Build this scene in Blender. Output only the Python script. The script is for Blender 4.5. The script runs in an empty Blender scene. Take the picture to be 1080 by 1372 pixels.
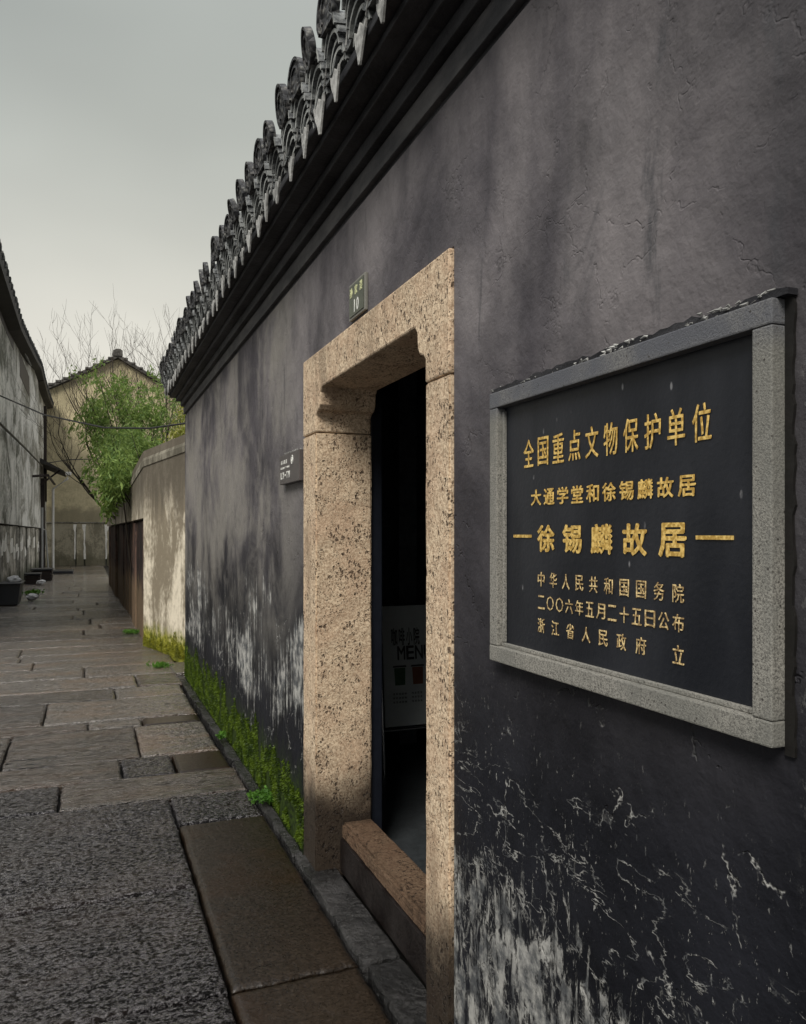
import bpy, bmesh, math, random
from mathutils import Vector, Matrix, noise as mn
random.seed(7)
R = math.radians
scene = bpy.context.scene
col = scene.collection

# ------------------------------------------------------------------ camera
cam_data = bpy.data.cameras.new('camera')
cam = bpy.data.objects.new('camera', cam_data); col.objects.link(cam)
cam.location = (0, 0, 1.59)
cam.rotation_euler = (R(90), 0, -math.atan2(.3698, .9291))
cam_data.sensor_fit = 'VERTICAL'; cam_data.sensor_height = 36; cam_data.sensor_width = 36
cam_data.lens = 1060/1372*36
cam_data.shift_y = 28/1372
cam_data.clip_start = .02; cam_data.clip_end = 2000
scene.camera = cam

# ------------------------------------------------------------------ light
SUN_EL, SUN_AZ = R(46), R(222)          # azimuth clockwise from +Y
world = bpy.data.worlds.new('World'); scene.world = world; world.use_nodes = True
nt = world.node_tree; nt.nodes.clear(); L = nt.links
def wn(t, **k):
    n = nt.nodes.new(t)
    for a, b in k.items(): setattr(n, a, b)
    return n
sky = wn('ShaderNodeTexSky', sky_type='NISHITA', sun_disc=False, sun_elevation=SUN_EL, sun_rotation=SUN_AZ)
hs = wn('ShaderNodeHueSaturation'); hs.inputs['Saturation'].default_value = .12; hs.inputs['Value'].default_value = .5
L.new(sky.outputs[0], hs.inputs['Color'])
tc = wn('ShaderNodeTexCoord'); sep = wn('ShaderNodeSeparateXYZ'); L.new(tc.outputs['Generated'], sep.inputs[0])
# overcast dome: dims to mid height, then boosted overhead to light the walls
rmp = wn('ShaderNodeValToRGB'); L.new(sep.outputs['Z'], rmp.inputs[0])
rmp.color_ramp.interpolation = 'B_SPLINE'
e = rmp.color_ramp.elements
e[0].position = 0; e[0].color = (.31, .303, .285, 1)
e[1].position = 1; e[1].color = (1.42, 1.46, 1.58, 1)
for p, c in ((.20, (.285, .28, .26)), (.38, (.205, .219, .214)), (.58, (.135, .152, .150)), (.70, (.44, .46, .48)), (.85, (1.2, 1.23, 1.32))):
    q = rmp.color_ramp.elements.new(p); q.color = (*c, 1)
no = wn('ShaderNodeTexNoise'); no.inputs['Scale'].default_value = 1.6; no.inputs['Detail'].default_value = 3
mp = wn('ShaderNodeMapping'); mp.inputs['Scale'].default_value = (1, 1, 2.2); L.new(tc.outputs['Generated'], mp.inputs[0]); L.new(mp.outputs[0], no.inputs['Vector'])
mr = wn('ShaderNodeMapRange'); L.new(no.outputs[0], mr.inputs[0])
mr.inputs[1].default_value = .3; mr.inputs[2].default_value = .7; mr.inputs[3].default_value = .84; mr.inputs[4].default_value = 1.12
mul = wn('ShaderNodeVectorMath', operation='SCALE'); L.new(rmp.outputs[0], mul.inputs[0]); L.new(mr.outputs[0], mul.inputs['Scale'])
gd = wn('ShaderNodeVectorMath', operation='DOT_PRODUCT'); L.new(tc.outputs['Generated'], gd.inputs[0]); gd.inputs[1].default_value = Vector((.26, .96, .30)).normalized()
gm_ = wn('ShaderNodeMapRange', interpolation_type='SMOOTHSTEP'); L.new(gd.outputs['Value'], gm_.inputs[0]); gm_.inputs[1].default_value = .80; gm_.inputs[2].default_value = 1.0; gm_.inputs[3].default_value = 0; gm_.inputs[4].default_value = .75
gx = wn('ShaderNodeMix', data_type='RGBA', blend_type='MULTIPLY'); gx.inputs['Factor'].default_value = 1; L.new(mul.outputs[0], gx.inputs['A'])
gc = wn('ShaderNodeMix', data_type='RGBA'); L.new(gm_.outputs[0], gc.inputs['Factor']); gc.inputs['A'].default_value = (1, 1, 1, 1); gc.inputs['B'].default_value = (1.7, 1.64, 1.52, 1); L.new(gc.outputs['Result'], gx.inputs['B']); gx.clamp_result = False
m10 = wn('ShaderNodeVectorMath', operation='SCALE'); m10.inputs['Scale'].default_value = 9.0; L.new(gx.outputs['Result'], m10.inputs[0])
mx = wn('ShaderNodeMix', data_type='RGBA'); mx.inputs['Factor'].default_value = .88
L.new(hs.outputs[0], mx.inputs['A']); L.new(m10.outputs[0], mx.inputs['B'])
bg = wn('ShaderNodeBackground'); bg.inputs['Strength'].default_value = .1; L.new(mx.outputs['Result'], bg.inputs[0])
out = wn('ShaderNodeOutputWorld'); L.new(bg.outputs[0], out.inputs[0])
sd = bpy.data.lights.new('sun', 'SUN'); sd.energy = 1.5; sd.angle = R(24); sd.color = (1, .95, .86)
sun = bpy.data.objects.new('sun', sd); col.objects.link(sun)
sdir = Vector((math.sin(SUN_AZ)*math.cos(SUN_EL), math.cos(SUN_AZ)*math.cos(SUN_EL), math.sin(SUN_EL)))
sun.rotation_euler = sdir.to_track_quat('Z', 'Y').to_euler()
vs = scene.view_settings
vs.view_transform = 'Standard'; vs.look = 'None'; vs.gamma = 1; vs.exposure = 1.0; vs.use_curve_mapping = False
scene.cycles.max_bounces = 6; scene.cycles.diffuse_bounces = 3

# ------------------------------------------------------------------ node material helper
class Mat:
    def __init__(s, name, rough=.7, spec=.4):
        s.m = bpy.data.materials.new(name); s.m.use_nodes = True
        s.nt = s.m.node_tree; s.b = s.nt.nodes['Principled BSDF']
        s.b.inputs['Roughness'].default_value = rough
        s.b.inputs['Specular IOR Level'].default_value = spec
        s.geo = s.nt.nodes.new('ShaderNodeNewGeometry')
        s.pos = s.geo.outputs['Position']; s.h = None
        s.rnd = s.nt.nodes.new('ShaderNodeObjectInfo').outputs['Random']
        sp = s.nt.nodes.new('ShaderNodeSeparateXYZ'); s.nt.links.new(s.pos, sp.inputs[0]); s.X, s.Y, s.Z = sp.outputs
    def set(s, inp, v):
        if isinstance(v, bpy.types.NodeSocket): s.nt.links.new(v, inp)
        elif isinstance(v, (tuple, list)) and inp.type == 'RGBA' and len(v) == 3: inp.default_value = (*v, 1)
        else: inp.default_value = v
    def base(s, v): s.set(s.b.inputs['Base Color'], v)
    def rough(s, v): s.set(s.b.inputs['Roughness'], v)
    def vec(s, scale, add=None, rnd=False):
        n = s.nt.nodes.new('ShaderNodeMapping'); s.set(n.inputs['Vector'], s.pos); n.inputs['Scale'].default_value = scale if not isinstance(scale, (int, float)) else (scale,)*3
        if add is not None:
            a = s.nt.nodes.new('ShaderNodeVectorMath'); a.operation = 'ADD'; s.set(a.inputs[0], n.outputs[0]); s.set(a.inputs[1], add); return a.outputs[0]
        if rnd:
            a = s.nt.nodes.new('ShaderNodeVectorMath'); a.operation = 'ADD'; s.set(a.inputs[0], n.outputs[0])
            k = s.math('MULTIPLY', s.rnd, 37.0); s.set(a.inputs[1], k); return a.outputs[0]
        return n.outputs[0]
    def noise(s, scale=1., vec=None, detail=5, rough=.55, dist=0., color=False):
        n = s.nt.nodes.new('ShaderNodeTexNoise')
        s.set(n.inputs['Vector'], vec if vec is not None else s.pos)
        n.inputs['Scale'].default_value = scale; n.inputs['Detail'].default_value = detail
        n.inputs['Roughness'].default_value = rough; n.inputs['Distortion'].default_value = dist
        return n.outputs['Color' if color else 'Fac']
    def voro(s, scale, vec=None, feature='F1'):
        n = s.nt.nodes.new('ShaderNodeTexVoronoi'); n.feature = feature
        s.set(n.inputs['Vector'], vec if vec is not None else s.pos); n.inputs['Scale'].default_value = scale
        return n.outputs['Distance']
    def mr(s, v, a, b, c=0., d=1., smooth=True):
        n = s.nt.nodes.new('ShaderNodeMapRange'); n.interpolation_type = 'SMOOTHSTEP' if smooth else 'LINEAR'
        s.set(n.inputs[0], v); n.inputs[1].default_value = a; n.inputs[2].default_value = b; n.inputs[3].default_value = c; n.inputs[4].default_value = d
        return n.outputs[0]
    def math(s, op, a, b=0., c=None):
        n = s.nt.nodes.new('ShaderNodeMath'); n.operation = op; s.set(n.inputs[0], a); s.set(n.inputs[1], b)
        if c is not None: s.set(n.inputs[2], c)
        return n.outputs[0]
    def mul(s, a, b): return s.math('MULTIPLY', a, b)
    def add(s, a, b): return s.math('ADD', a, b)
    def sub(s, a, b): return s.math('SUBTRACT', a, b)
    def mix(s, f, a, b, blend='MIX'):
        n = s.nt.nodes.new('ShaderNodeMix'); n.data_type = 'RGBA'; n.blend_type = blend
        s.set(n.inputs['Factor'], f); s.set(n.inputs['A'], a); s.set(n.inputs['B'], b); return n.outputs['Result']
    def ramp(s, f, stops):
        n = s.nt.nodes.new('ShaderNodeValToRGB'); s.set(n.inputs[0], f); r = n.color_ramp
        r.elements[0].position = stops[0][0]; r.elements[0].color = (*stops[0][1], 1)
        r.elements[1].position = stops[-1][0]; r.elements[1].color = (*stops[-1][1], 1)
        for p, c in stops[1:-1]: q = r.elements.new(p); q.color = (*c, 1)
        return n.outputs[0]
    def bump(s, h, dist=.01, strength=1.):
        n = s.nt.nodes.new('ShaderNodeBump'); n.inputs['Distance'].default_value = dist; n.inputs['Strength'].default_value = strength
        s.set(n.inputs['Height'], h)
        if s.h is not None: s.set(n.inputs['Normal'], s.h)
        s.h = n.outputs[0]; s.set(s.b.inputs['Normal'], s.h)

def simple(name, c, rough=.7, spec=.4, var=.25, bump=.003, scale=25, metal=0):
    m = Mat(name, rough, spec)
    n = m.noise(scale, detail=4); n2 = m.noise(scale/9, detail=3)
    f = m.add(m.mul(n, .5), m.mul(n2, .5))
    m.base(m.mix(m.mr(f, .35, .65), tuple(x*(1-var) for x in c), tuple(min(1, x*(1+var)) for x in c)))
    m.b.inputs['Metallic'].default_value = metal
    if bump: m.bump(n, bump)
    return m.m

# --- black lime plaster of the near house
m = Mat('black_plaster', .7, .22)
tone = m.noise(1.0, m.vec((1, 1.05, .75)), detail=5, rough=.6, dist=.6)
strk = m.noise(1.0, m.vec((1, 2.0, 1.6)), detail=6, rough=.68, dist=.7)
blot = m.noise(2.2, detail=6, rough=.6)
f = m.add(m.add(m.mul(tone, .5), m.mul(strk, .22)), m.mul(blot, .28))
# paler high up and towards the door, darker low down and at near end
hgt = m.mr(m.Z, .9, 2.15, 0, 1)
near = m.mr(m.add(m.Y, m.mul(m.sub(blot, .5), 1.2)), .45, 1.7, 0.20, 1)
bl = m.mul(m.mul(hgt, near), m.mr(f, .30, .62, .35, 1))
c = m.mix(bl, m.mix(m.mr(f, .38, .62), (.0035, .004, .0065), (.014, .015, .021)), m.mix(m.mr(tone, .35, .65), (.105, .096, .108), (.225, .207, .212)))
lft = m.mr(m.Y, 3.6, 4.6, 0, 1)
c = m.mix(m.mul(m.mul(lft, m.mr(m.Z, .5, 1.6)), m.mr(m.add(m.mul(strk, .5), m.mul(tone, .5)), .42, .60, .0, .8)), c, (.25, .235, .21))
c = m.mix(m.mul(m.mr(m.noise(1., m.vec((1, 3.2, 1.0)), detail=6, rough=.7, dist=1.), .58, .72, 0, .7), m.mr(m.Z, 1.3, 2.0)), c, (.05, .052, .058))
# lime salts: streaky bands and patches low on the wall
# left of the door
yl = m.mr(m.Y, 3.8, 3.9)
bandL = m.mul(m.mr(m.Z, .30, .60), m.mr(m.Z, 1.7, .9))
s1 = m.noise(1., m.vec((1, 21, 1.7)), detail=6, rough=.7, dist=.35)
p1 = m.noise(1., m.vec((1, 1.6, 2.2)), detail=4)
effL = m.mr(m.add(m.add(s1, m.mul(m.sub(p1, .5), 1.3)), m.mul(m.sub(bandL, 1), .30)), .515, .63)
effL = m.mul(effL, m.mul(yl, m.mr(bandL, .0, .3)))
# right of the door
yr = m.mr(m.Y, 2.15, 2.1)
reg = m.sub(m.Z, m.mul(m.sub(m.Y, 1.3), .16))
p2 = m.noise(1., m.vec((1, 2.1, 1.5)), detail=5, rough=.6, dist=.5)
lowR = m.mr(m.add(reg, m.mul(m.sub(p2, .5), .9)), 1.10, .45)
dr = m.noise(1., m.vec((1, 26, 8)), detail=8, rough=.75, dist=.9)
effR = m.mr(m.add(dr, m.mul(m.sub(lowR, .8), .34)), .545, .595)
# crisp flaked-off sheets, drawn out downwards
f1 = m.noise(1., m.vec((1, 5.2, 3.1)), detail=9, rough=.74, dist=.4)
f2 = m.noise(1., m.vec((1, 20, 3.0)), detail=8, rough=.72, dist=.4)
big = m.mr(m.add(m.add(m.mul(f1, .62), m.mul(f2, .38)), m.mul(m.sub(lowR, .9), .30)), .522, .560)
# wavy horizontal lips where the paint skin has lifted
n6 = m.noise(1., m.vec((1, 1.5, 3.6)), detail=7, rough=.58, dist=.3)
pp = m.math('PINGPONG', m.mul(n6, 9.0), .5)
lip = m.mul(m.mr(pp, .0, .055, 1, 0), m.mul(m.mr(m.noise(24, detail=5, rough=.75), .44, .49), m.mr(m.noise(3.3, detail=4), .40, .46)))
lip = m.mul(lip, m.mr(lowR, .12, .4))
effR = m.mul(m.math('MAXIMUM', m.math('MAXIMUM', m.mul(effR, .75), m.mul(lip, .8)), m.mul(big, .85)), yr)
# fine flecks
fl = m.noise(1., m.vec((1, 60, 26)), detail=4, rough=.8)
flk = m.mul(m.mul(m.mr(fl, .62, .65), m.mr(reg, 1.25, .8)), yr)
# cracks with a pale lip
dn = m.nt.nodes.new('ShaderNodeVectorMath'); dn.operation = 'MULTIPLY'
m.set(dn.inputs[0], m.noise(3.2, detail=5, rough=.65, color=True)); dn.inputs[1].default_value = (0, .42, .42)
cv = m.voro(3.4, m.vec((.01, 1, 1), add=dn.outputs[0]), 'DISTANCE_TO_EDGE')
ckm = m.noise(2.9, detail=6, rough=.8)
edge_f = m.mul(m.mr(m.noise(1., m.vec((1, 34, 22)), detail=5, rough=.8), .54, .57), m.mul(m.mr(m.Y, .90, .82), m.mul(m.mr(m.Z, .9, 1.1), m.mr(m.Z, 2.05, 1.8))))
ck = m.mul(m.mr(cv, .0, .016, 1, 0), m.mr(ckm, .48, .53))
ckl = m.mul(m.mul(ck, m.mr(m.Z, 1.30, 1.0)), m.mr(m.noise(34, detail=4, rough=.7), .40, .52))
ckd = m.mul(m.mul(ck, m.mr(m.Z, 1.5, 1.9)), m.mul(m.mr(ckm, .56, .60), m.mr(m.Y, 2.4, 2.0)))
wh = m.math('MAXIMUM', m.math('MAXIMUM', effL, effR), m.math('MAXIMUM', m.math('MAXIMUM', flk, edge_f), ckl))
whc = m.mix(m.mr(m.noise(14, detail=5, rough=.65), .38, .62), (.10, .105, .11), (.47, .465, .44))
c = m.mix(m.mul(wh, .92), c, whc)
c = m.mix(m.mul(ckd, .55), c, (.05, .047, .05))
# moss film just above the ground
gz = m.add(m.Z, m.mul(m.sub(m.noise(1., m.vec((1, 9, 3)), detail=5, rough=.65), .5), .45))
gm = m.mul(m.mr(gz, .46, .14), m.mul(m.mr(m.Y, 3.8, 3.95), 1))
c = m.mix(gm, c, m.mix(m.mr(m.noise(40, detail=3), .4, .6), (.008, .016, .003), (.035, .06, .007)))
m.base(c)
m.rough(m.add(m.mr(blot, .3, .7, .58, .78), m.mul(wh, .15)))
m.bump(m.add(m.mul(m.noise(55, detail=6, rough=.7), .6), m.mul(wh, .8)), .0035)
m.bump(m.noise(5.5, detail=5), .018)
m.bump(m.sub(1., m.mul(ck, m.mr(m.Z, 2.0, 1.4, .25, 1))), .004)
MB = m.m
m = Mat('cornice_black', .6, .3)
f = m.noise(1., m.vec((2, 2, 9)), detail=6, rough=.65)
m.base(m.mix(m.mr(f, .35, .7), (.010, .010, .013), (.05, .05, .055)))
m.bump(m.noise(30, detail=6, rough=.65), .006)
MCOR = m.m
m = Mat('band_plaster', .6, .3)
f = m.noise(1., m.vec((2, 3, 9)), detail=6, rough=.65)
m.base(m.mix(m.mr(f, .35, .7), (.05, .05, .055), (.12, .115, .115)))
m.bump(m.noise(30, detail=6, rough=.65), .005)
MBAND = m.m
# --- warm pitted granite of the door frame
def granite(name, wz, tint=(1, 1, 1)):
    m = Mat(name, .75, .25)
    g1 = m.noise(95, detail=4, rough=.7); g2 = m.noise(6, detail=5)
    c = m.mix(m.mr(g1, .36, .62), (.42, .30, .20), (.79, .635, .455))
    c = m.mix(m.mr(g2, .4, .7, 0, .45), c, (.50, .33, .22))
    dz_ = m.nt.nodes.new('ShaderNodeVectorMath'); dz_.operation = 'SCALE'; m.set(dz_.inputs[0], m.noise(60, detail=3, color=True)); dz_.inputs['Scale'].default_value = .02
    pv = m.voro(56, m.vec((1, 1, .65), add=dz_.outputs[0]))
    sz = m.noise(11, detail=3)
    pit = m.mul(m.mr(pv, .20, .34, 1, 0), m.mr(sz, .50, .56))
    pv2 = m.voro(105, m.vec(1, add=dz_.outputs[0])); pit2 = m.mul(m.mr(pv2, .20, .34, 1, 0), m.mr(m.noise(22), .46, .54))
    pits = m.math('MAXIMUM', pit, m.mul(pit2, .8))
    c = m.mix(m.mul(pits, .88), c, (.09, .058, .04))
    stn = m.mul(m.mr(m.noise(1., m.vec((3, 3, .9)), detail=6, rough=.65), .50, .66), .45)
    c = m.mix(stn, c, (.17, .125, .085))
    wet = m.mr(m.sub(m.add(m.Z, m.mul(m.sub(m.noise(5, detail=5), .5), .35)), wz), .60, .26)
    c = m.mix(m.mul(wet, .95), c, (.013, .010, .009))
    c = m.mix(1., c, tint, 'MULTIPLY')
    m.base(c)
    m.rough(m.mix(wet, (.75,)*3, (.35,)*3))
    m.bump(m.sub(m.mul(g1, .6), m.mul(pits, 1.6)), .005)
    m.bump(m.noise(9, detail=5, rough=.6), .012)
    return m.m
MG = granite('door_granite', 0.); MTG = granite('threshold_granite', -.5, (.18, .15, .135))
# --- threshold & damp dark stone
def stone(name, lo, hi, rough=.4, bmp=.008, sc=40, wetv=.5, rnd=True):
    m = Mat(name, rough, .5)
    a = m.noise(sc, m.vec(1, rnd=rnd), detail=6, rough=.7); b = m.noise(sc/12, m.vec(1, rnd=rnd), detail=5)
    f = m.add(m.mul(a, .5), m.mul(b, .5))
    c = m.mix(m.mr(f, .38, .62), lo, hi)
    if rnd: c = m.mix(m.mr(m.rnd, 0, 1, 0, .55), c, m.mix(.5, lo, (lo[0]*1.15, lo[1]*.95, lo[2]*.8)))
    m.base(c)
    m.rough(m.mr(b, .35, .65, max(.1, rough-.2), rough+.15))
    m.bump(a, bmp); m.bump(m.noise(sc/5, m.vec(1, rnd=rnd), detail=5), bmp*1.6)
    return m.m
MTH = stone('threshold_stone', (.07, .045, .03), (.36, .23, .13), .5)
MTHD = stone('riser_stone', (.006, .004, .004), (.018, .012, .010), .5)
MKERB = stone('kerb_stone', (.006, .006, .006), (.052, .050, .050), .28, .02, 38)
# --- paving: wet, hammered, layered granite
def paver(name, lo, hi, r0, r1, relief, stretch=(1, 1, 1), chipy=1., coat=1., k0=.45, k1=.54, rust=.5, pudk=1.):
    m = Mat(name, .35, .8)
    v = m.vec(stretch, rnd=True)
    w = m.nt.nodes.new('ShaderNodeVectorMath'); w.operation = 'SCALE'; m.set(w.inputs[0], m.noise(20, v, detail=4, color=True)); w.inputs['Scale'].default_value = .06
    vv = m.nt.nodes.new('ShaderNodeVectorMath'); vv.operation = 'ADD'; m.set(vv.inputs[0], v); m.set(vv.inputs[1], w.outputs[0])
    a = m.noise(95, v, detail=6, rough=.75); b = m.noise(1.9, v, detail=5, rough=.62); d = m.noise(48, vv.outputs[0], detail=3, rough=.6)
    hh = m.add(m.mul(a, .30), m.mul(d, .70))
    worn = m.mr(b, .40, .60)
    cav = m.mr(m.add(hh, m.mul(m.sub(worn, .5), .012)), k0, k1)                    # proud grains against hollows; the hollows' self-shadow is put into colour and gloss
    cav = m.math('MAXIMUM', cav, 1.-chipy)
    c = m.mix(cav, (lo[0]*.35, lo[1]*.35, lo[2]*.35), m.mix(m.mr(a, .35, .65), lo, hi))
    c = m.mix(m.mul(m.mr(b, .47, .62), rust), c, (hi[0]*.75, hi[1]*.52, hi[2]*.33))   # rusty iron tint in patches
    an = m.nt.nodes.new('ShaderNodeAttribute'); an.attribute_name = 'pool'; pud = m.mul(an.outputs['Fac'], pudk); c = m.mix(m.mul(pud, .85), c, (.012, .011, .012)); m.base(c)
    keep = m.math('MAXIMUM', m.add(m.mul(cav, .9), .1), pud)
    m.rough(m.math('MAXIMUM', m.sub(m.mr(a, .35, .65, r0, r1), m.mul(pud, .3)), .04))
    m.set(m.b.inputs['Specular IOR Level'], m.mul(keep, .9 if coat > .5 else .35))
    m.set(m.b.inputs['Coat Weight'], m.mul(keep, coat)); m.b.inputs['Coat Roughness'].default_value = .12; m.b.inputs['Coat IOR'].default_value = 1.45
    dry = m.sub(1., m.mul(pud, .9))
    m.bump(m.mul(hh, dry), relief*1.1)
    m.bump(m.mul(m.noise(9, v, detail=5, rough=.6), dry), relief*1.2)
    m.nt.links.new(m.h, m.b.inputs['Coat Normal'])
    return m.m
MP_ROUGH = paver('paving_rough', (.010, .009, .010), (.090, .081, .088), .05, .20, .026, (1, 1.45, 1), rust=.12, k0=.43, k1=.56)
MP_STEP = paver('paving_layered', (.010, .008, .007), (.095, .074, .058), .06, .22, .024, (.32, 1.7, 1), k0=.39, k1=.50)
MP_BROWN = paver('paving_smooth', (.007, .005, .0035), (.030, .021, .014), .26, .42, .003, chipy=.22, coat=.3, pudk=0.)
MP_FAR = paver('paving_far', (.034, .028, .023), (.26, .22, .18), .10, .30, .020, (.8, 1.4, 1), k0=.38, k1=.49)  # lighter copy of the pale paving; grazing reflections put into its colour
MP_PALE = paver('paving_pale', (.020, .017, .014), (.19, .162, .138), .08, .26, .020, (.8, 1.4, 1), k0=.38, k1=.49)
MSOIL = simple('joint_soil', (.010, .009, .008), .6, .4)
# --- tiles
m = Mat('grey_tile', .6, .35)
a = m.noise(38, m.vec(1, rnd=True), detail=6, rough=.65); b = m.noise(9, m.vec(1, rnd=True), detail=4)
c = m.mix(m.mr(a, .35, .65), (.035, .038, .041), (.21, .22, .22))
c = m.mix(m.mr(b, .52, .66, 0, .7), c, (.24, .25, .24))
m.base(c); m.bump(a, .006); MTILE = m.m
m = Mat('carved_tile', .65, .3)
v = m.voro(34, m.vec(1, rnd=True)); a = m.noise(40, detail=5, rough=.7)
c = m.mix(m.mr(v, .12, .45), (.14, .14, .13), (.030, .031, .034))
m.base(m.mix(m.mr(a, .5, .65, 0, .5), c, (.16, .15, .14))); m.bump(m.sub(1., v), .012); MCARVE = m.m
MMORT = simple('lime_mortar', (.34, .34, .33), .8, .2, .5, .006, 34)
# --- sign
m = Mat('sign_granite', .6, .35)
a = m.noise(260, detail=4, rough=.7); b = m.noise(5, m.vec((1, 1, .6)), detail=5)
c = m.mix(m.mr(a, .34, .6), (.10, .096, .088), (.33, .318, .285))
c = m.mix(m.mul(m.mr(b, .45, .6), .65), c, (.17, .17, .155))
c = m.mix(m.mul(m.mr(m.Z, 1.86, 1.93), m.mr(b, .36, .6, .55, .9)), c, (.10, .105, .125))
c = m.mix(m.mul(m.mr(m.voro(70), .2, .08), m.mr(m.noise(9), .48, .55)), c, (.05, .045, .04))
m.base(c); m.bump(a, .002); MSF = m.m
m = Mat('sign_slate', .42, .32)
a = m.noise(90, detail=4); b = m.noise(1., m.vec((1, 5, 1.6)), detail=5)
c = m.mix(m.mr(b, .35, .65), (.008, .0095, .014), (.020, .022, .028))
c = m.mix(m.mul(m.mr(m.voro(26, m.vec((1, 1, .45))), .11, .05), m.mr(m.noise(7), .47, .55)), c, (.20, .20, .21))
m.base(c); m.bump(a, .0008); MSL = m.m
m = Mat('gold_paint', .5, .4)
m.base(m.mix(m.mr(m.noise(120, detail=3), .4, .62), (.44, .27, .06), (.80, .56, .18))); MGOLD = m.m
m = Mat('faded_gold_paint', .55, .4)
m.base(m.mix(m.mr(m.noise(160, detail=3), .42, .6), (.30, .20, .09), (.78, .60, .30))); MGOLD2 = m.m
# --- lime plaster walls further off
def lime(name, white, stain, low, zl, green=0., sc=1.0, yk=1., rv=0.):
    m = Mat(name, .8, .2)
    a = m.noise(1., m.vec((1.5*sc, 1.5*sc*yk, .8*sc)), detail=7, rough=.7, dist=.8); b = m.noise(14, detail=5)
    s = m.noise(1., m.vec((9*sc, 9*sc*yk, .7*sc)), detail=5, rough=.6)
    f = m.add(m.mul(a, .70), m.add(m.mul(s, .12), m.mul(b, .18)))
    c = m.mix(m.mr(f, .42, .57), white, stain)
    if rv: c = m.mix(1., c, m.mix(m.rnd, (1-rv, 1-rv, 1-rv), (1+rv*.3, 1+rv*.25, 1+rv*.2)), 'MULTIPLY')
    g = m.mr(m.add(m.Z, m.mul(m.sub(m.noise(3.2, detail=5), .5), .8)), zl+.28, zl-.12)
    c = m.mix(m.mul(g, low[3]), c, low[:3])
    if green:
        c = m.mix(m.mr(m.add(m.Z, m.mul(m.sub(m.noise(7, detail=5, rough=.65), .5), .55)), green+.13, green-.10), c, m.mix(m.mr(b, .4, .6), (.10, .11, .015), (.30, .29, .04)))
    m.base(c); m.bump(b, .006); return m
MCREAM = lime('cream_lime', (.74, .67, .54), (.24, .205, .15), (.5, .45, .3, .0), .2, green=.28)
c0 = MCREAM.b.inputs['Base Color'].links[0].from_socket
_t = MCREAM.mul(MCREAM.mr(MCREAM.add(MCREAM.Z, MCREAM.mul(MCREAM.sub(MCREAM.noise(1., MCREAM.vec((7, 7, .8)), detail=5), .5), 1.3)), 1.60, 2.30), .92)
MCREAM.base(MCREAM.mix(_t, c0, (.115, .10, .078))); MCREAM = MCREAM.m
MCAP = lime('coping_mortar', (.28, .26, .21), (.12, .11, .085), (.1, .1, .1, 0), 0).m
MGREYW = lime('weathered_limewash', (.66, .64, .58), (.10, .10, .075), (.04, .045, .03, .9), .15, sc=.9, yk=.33).m
MWHITE = lime('pale_limewash', (.78, .76, .70), (.22, .21, .17), (.08, .08, .06, .6), .3, sc=.8, yk=.3).m
MOCH = lime('ochre_limewash', (.60, .52, .33), (.38, .33, .21), (.21, .185, .125, .7), 2.7, sc=.30).m
MSLABP = lime('patched_slab', (.74, .70, .61), (.22, .21, .17), (.07, .075, .05, .85), .45, sc=1.5, yk=.4, rv=.5).m
MSLABO = lime('ochre_slab', (.50, .45, .33), (.25, .225, .16), (.12, .11, .07, .7), .35, sc=1.2, rv=.3).m
MSLABD = lime('brown_slab', (.13, .082, .066), (.035, .026, .026), (.26, .19, .11, .4), .7, sc=1.6, yk=.5, rv=.6).m
MWASH = simple('whitewash_patch', (.80, .77, .70), .8, .2, .2)
MWOOD = simple('dark_timber', (.028, .020, .017), .6, .3)
MNAVY = simple('navy_timber', (.007, .009, .015), .45, .4, .2, .001)
MROOM = simple('dim_room', (.10, .11, .125), .7, .3)
MFLOOR = simple('room_floor', (.030, .034, .037), .4, .5)
MROOF = simple('far_roof', (.085, .08, .072), .7, .3, .4, .02, 9)
MEAVE = simple('eave_board', (.035, .032, .03), .7, .3)
MPIPE = simple('white_pipe', (.72, .70, .66), .5, .4, .1, 0)
MGREYP = simple('grey_pipe', (.30, .30, .29), .6, .3, .1, 0)
MWIRE = simple('black_cable', (.02, .02, .02), .5, .4, .1, 0)
MPLAQ = simple('plaque_metal', (.085, .075, .075), .4, .5, .12, 0)
MNUM = simple('number_plate_green', (.10, .11, .085), .4, .5, .15, 0)
MNUMF = simple('plate_rim', (.22, .215, .19), .45, .5, .1, 0)
MINK = simple('pale_print', (.74, .74, .70), .6, .3, .05, 0)
MYINK = simple('yellow_print', (.66, .68, .40), .6, .3, .05, 0)
MBOARD = simple('board_paper', (.45, .49, .50), .5, .4, .05, 0)
MDARKINK = simple('dark_print', (.03, .03, .035), .6, .3, .05, 0)
MCUPG = simple('green_cup_print', (.045, .10, .055), .6, .3, .1, 0)
MCUPO = simple('orange_cup_print', (.20, .085, .05), .6, .3, .1, 0)
MCHROME = simple('steel_leg', (.75, .76, .78), .25, .5, .05, 0, metal=1)
MBIN = simple('dark_plastic', (.016, .018, .022), .4, .5, .2)
MRAG = simple('white_rag', (.5, .5, .5), .8, .2, .15)
MBARK = simple('tree_bark', (.055, .045, .036), .85, .2, .3, .004, 30)
def leafmat(name, lo, hi):
    m = Mat(name, .55, .3)
    m.base(m.mix(m.mr(m.noise(9, detail=3), .35, .65), lo, hi))
    m.b.inputs['Subsurface Weight'].default_value = 0
    tr = m.nt.nodes.new('ShaderNodeBsdfTranslucent'); tr.inputs[0].default_value = (*[x*1.3 for x in hi], 1)
    mx = m.nt.nodes.new('ShaderNodeMixShader'); mx.inputs[0].default_value = .3
    m.nt.links.new(m.b.outputs[0], mx.inputs[1]); m.nt.links.new(tr.outputs[0], mx.inputs[2])
    m.nt.links.new(mx.outputs[0], m.nt.nodes['Material Output'].inputs[0])
    return m.m
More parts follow.
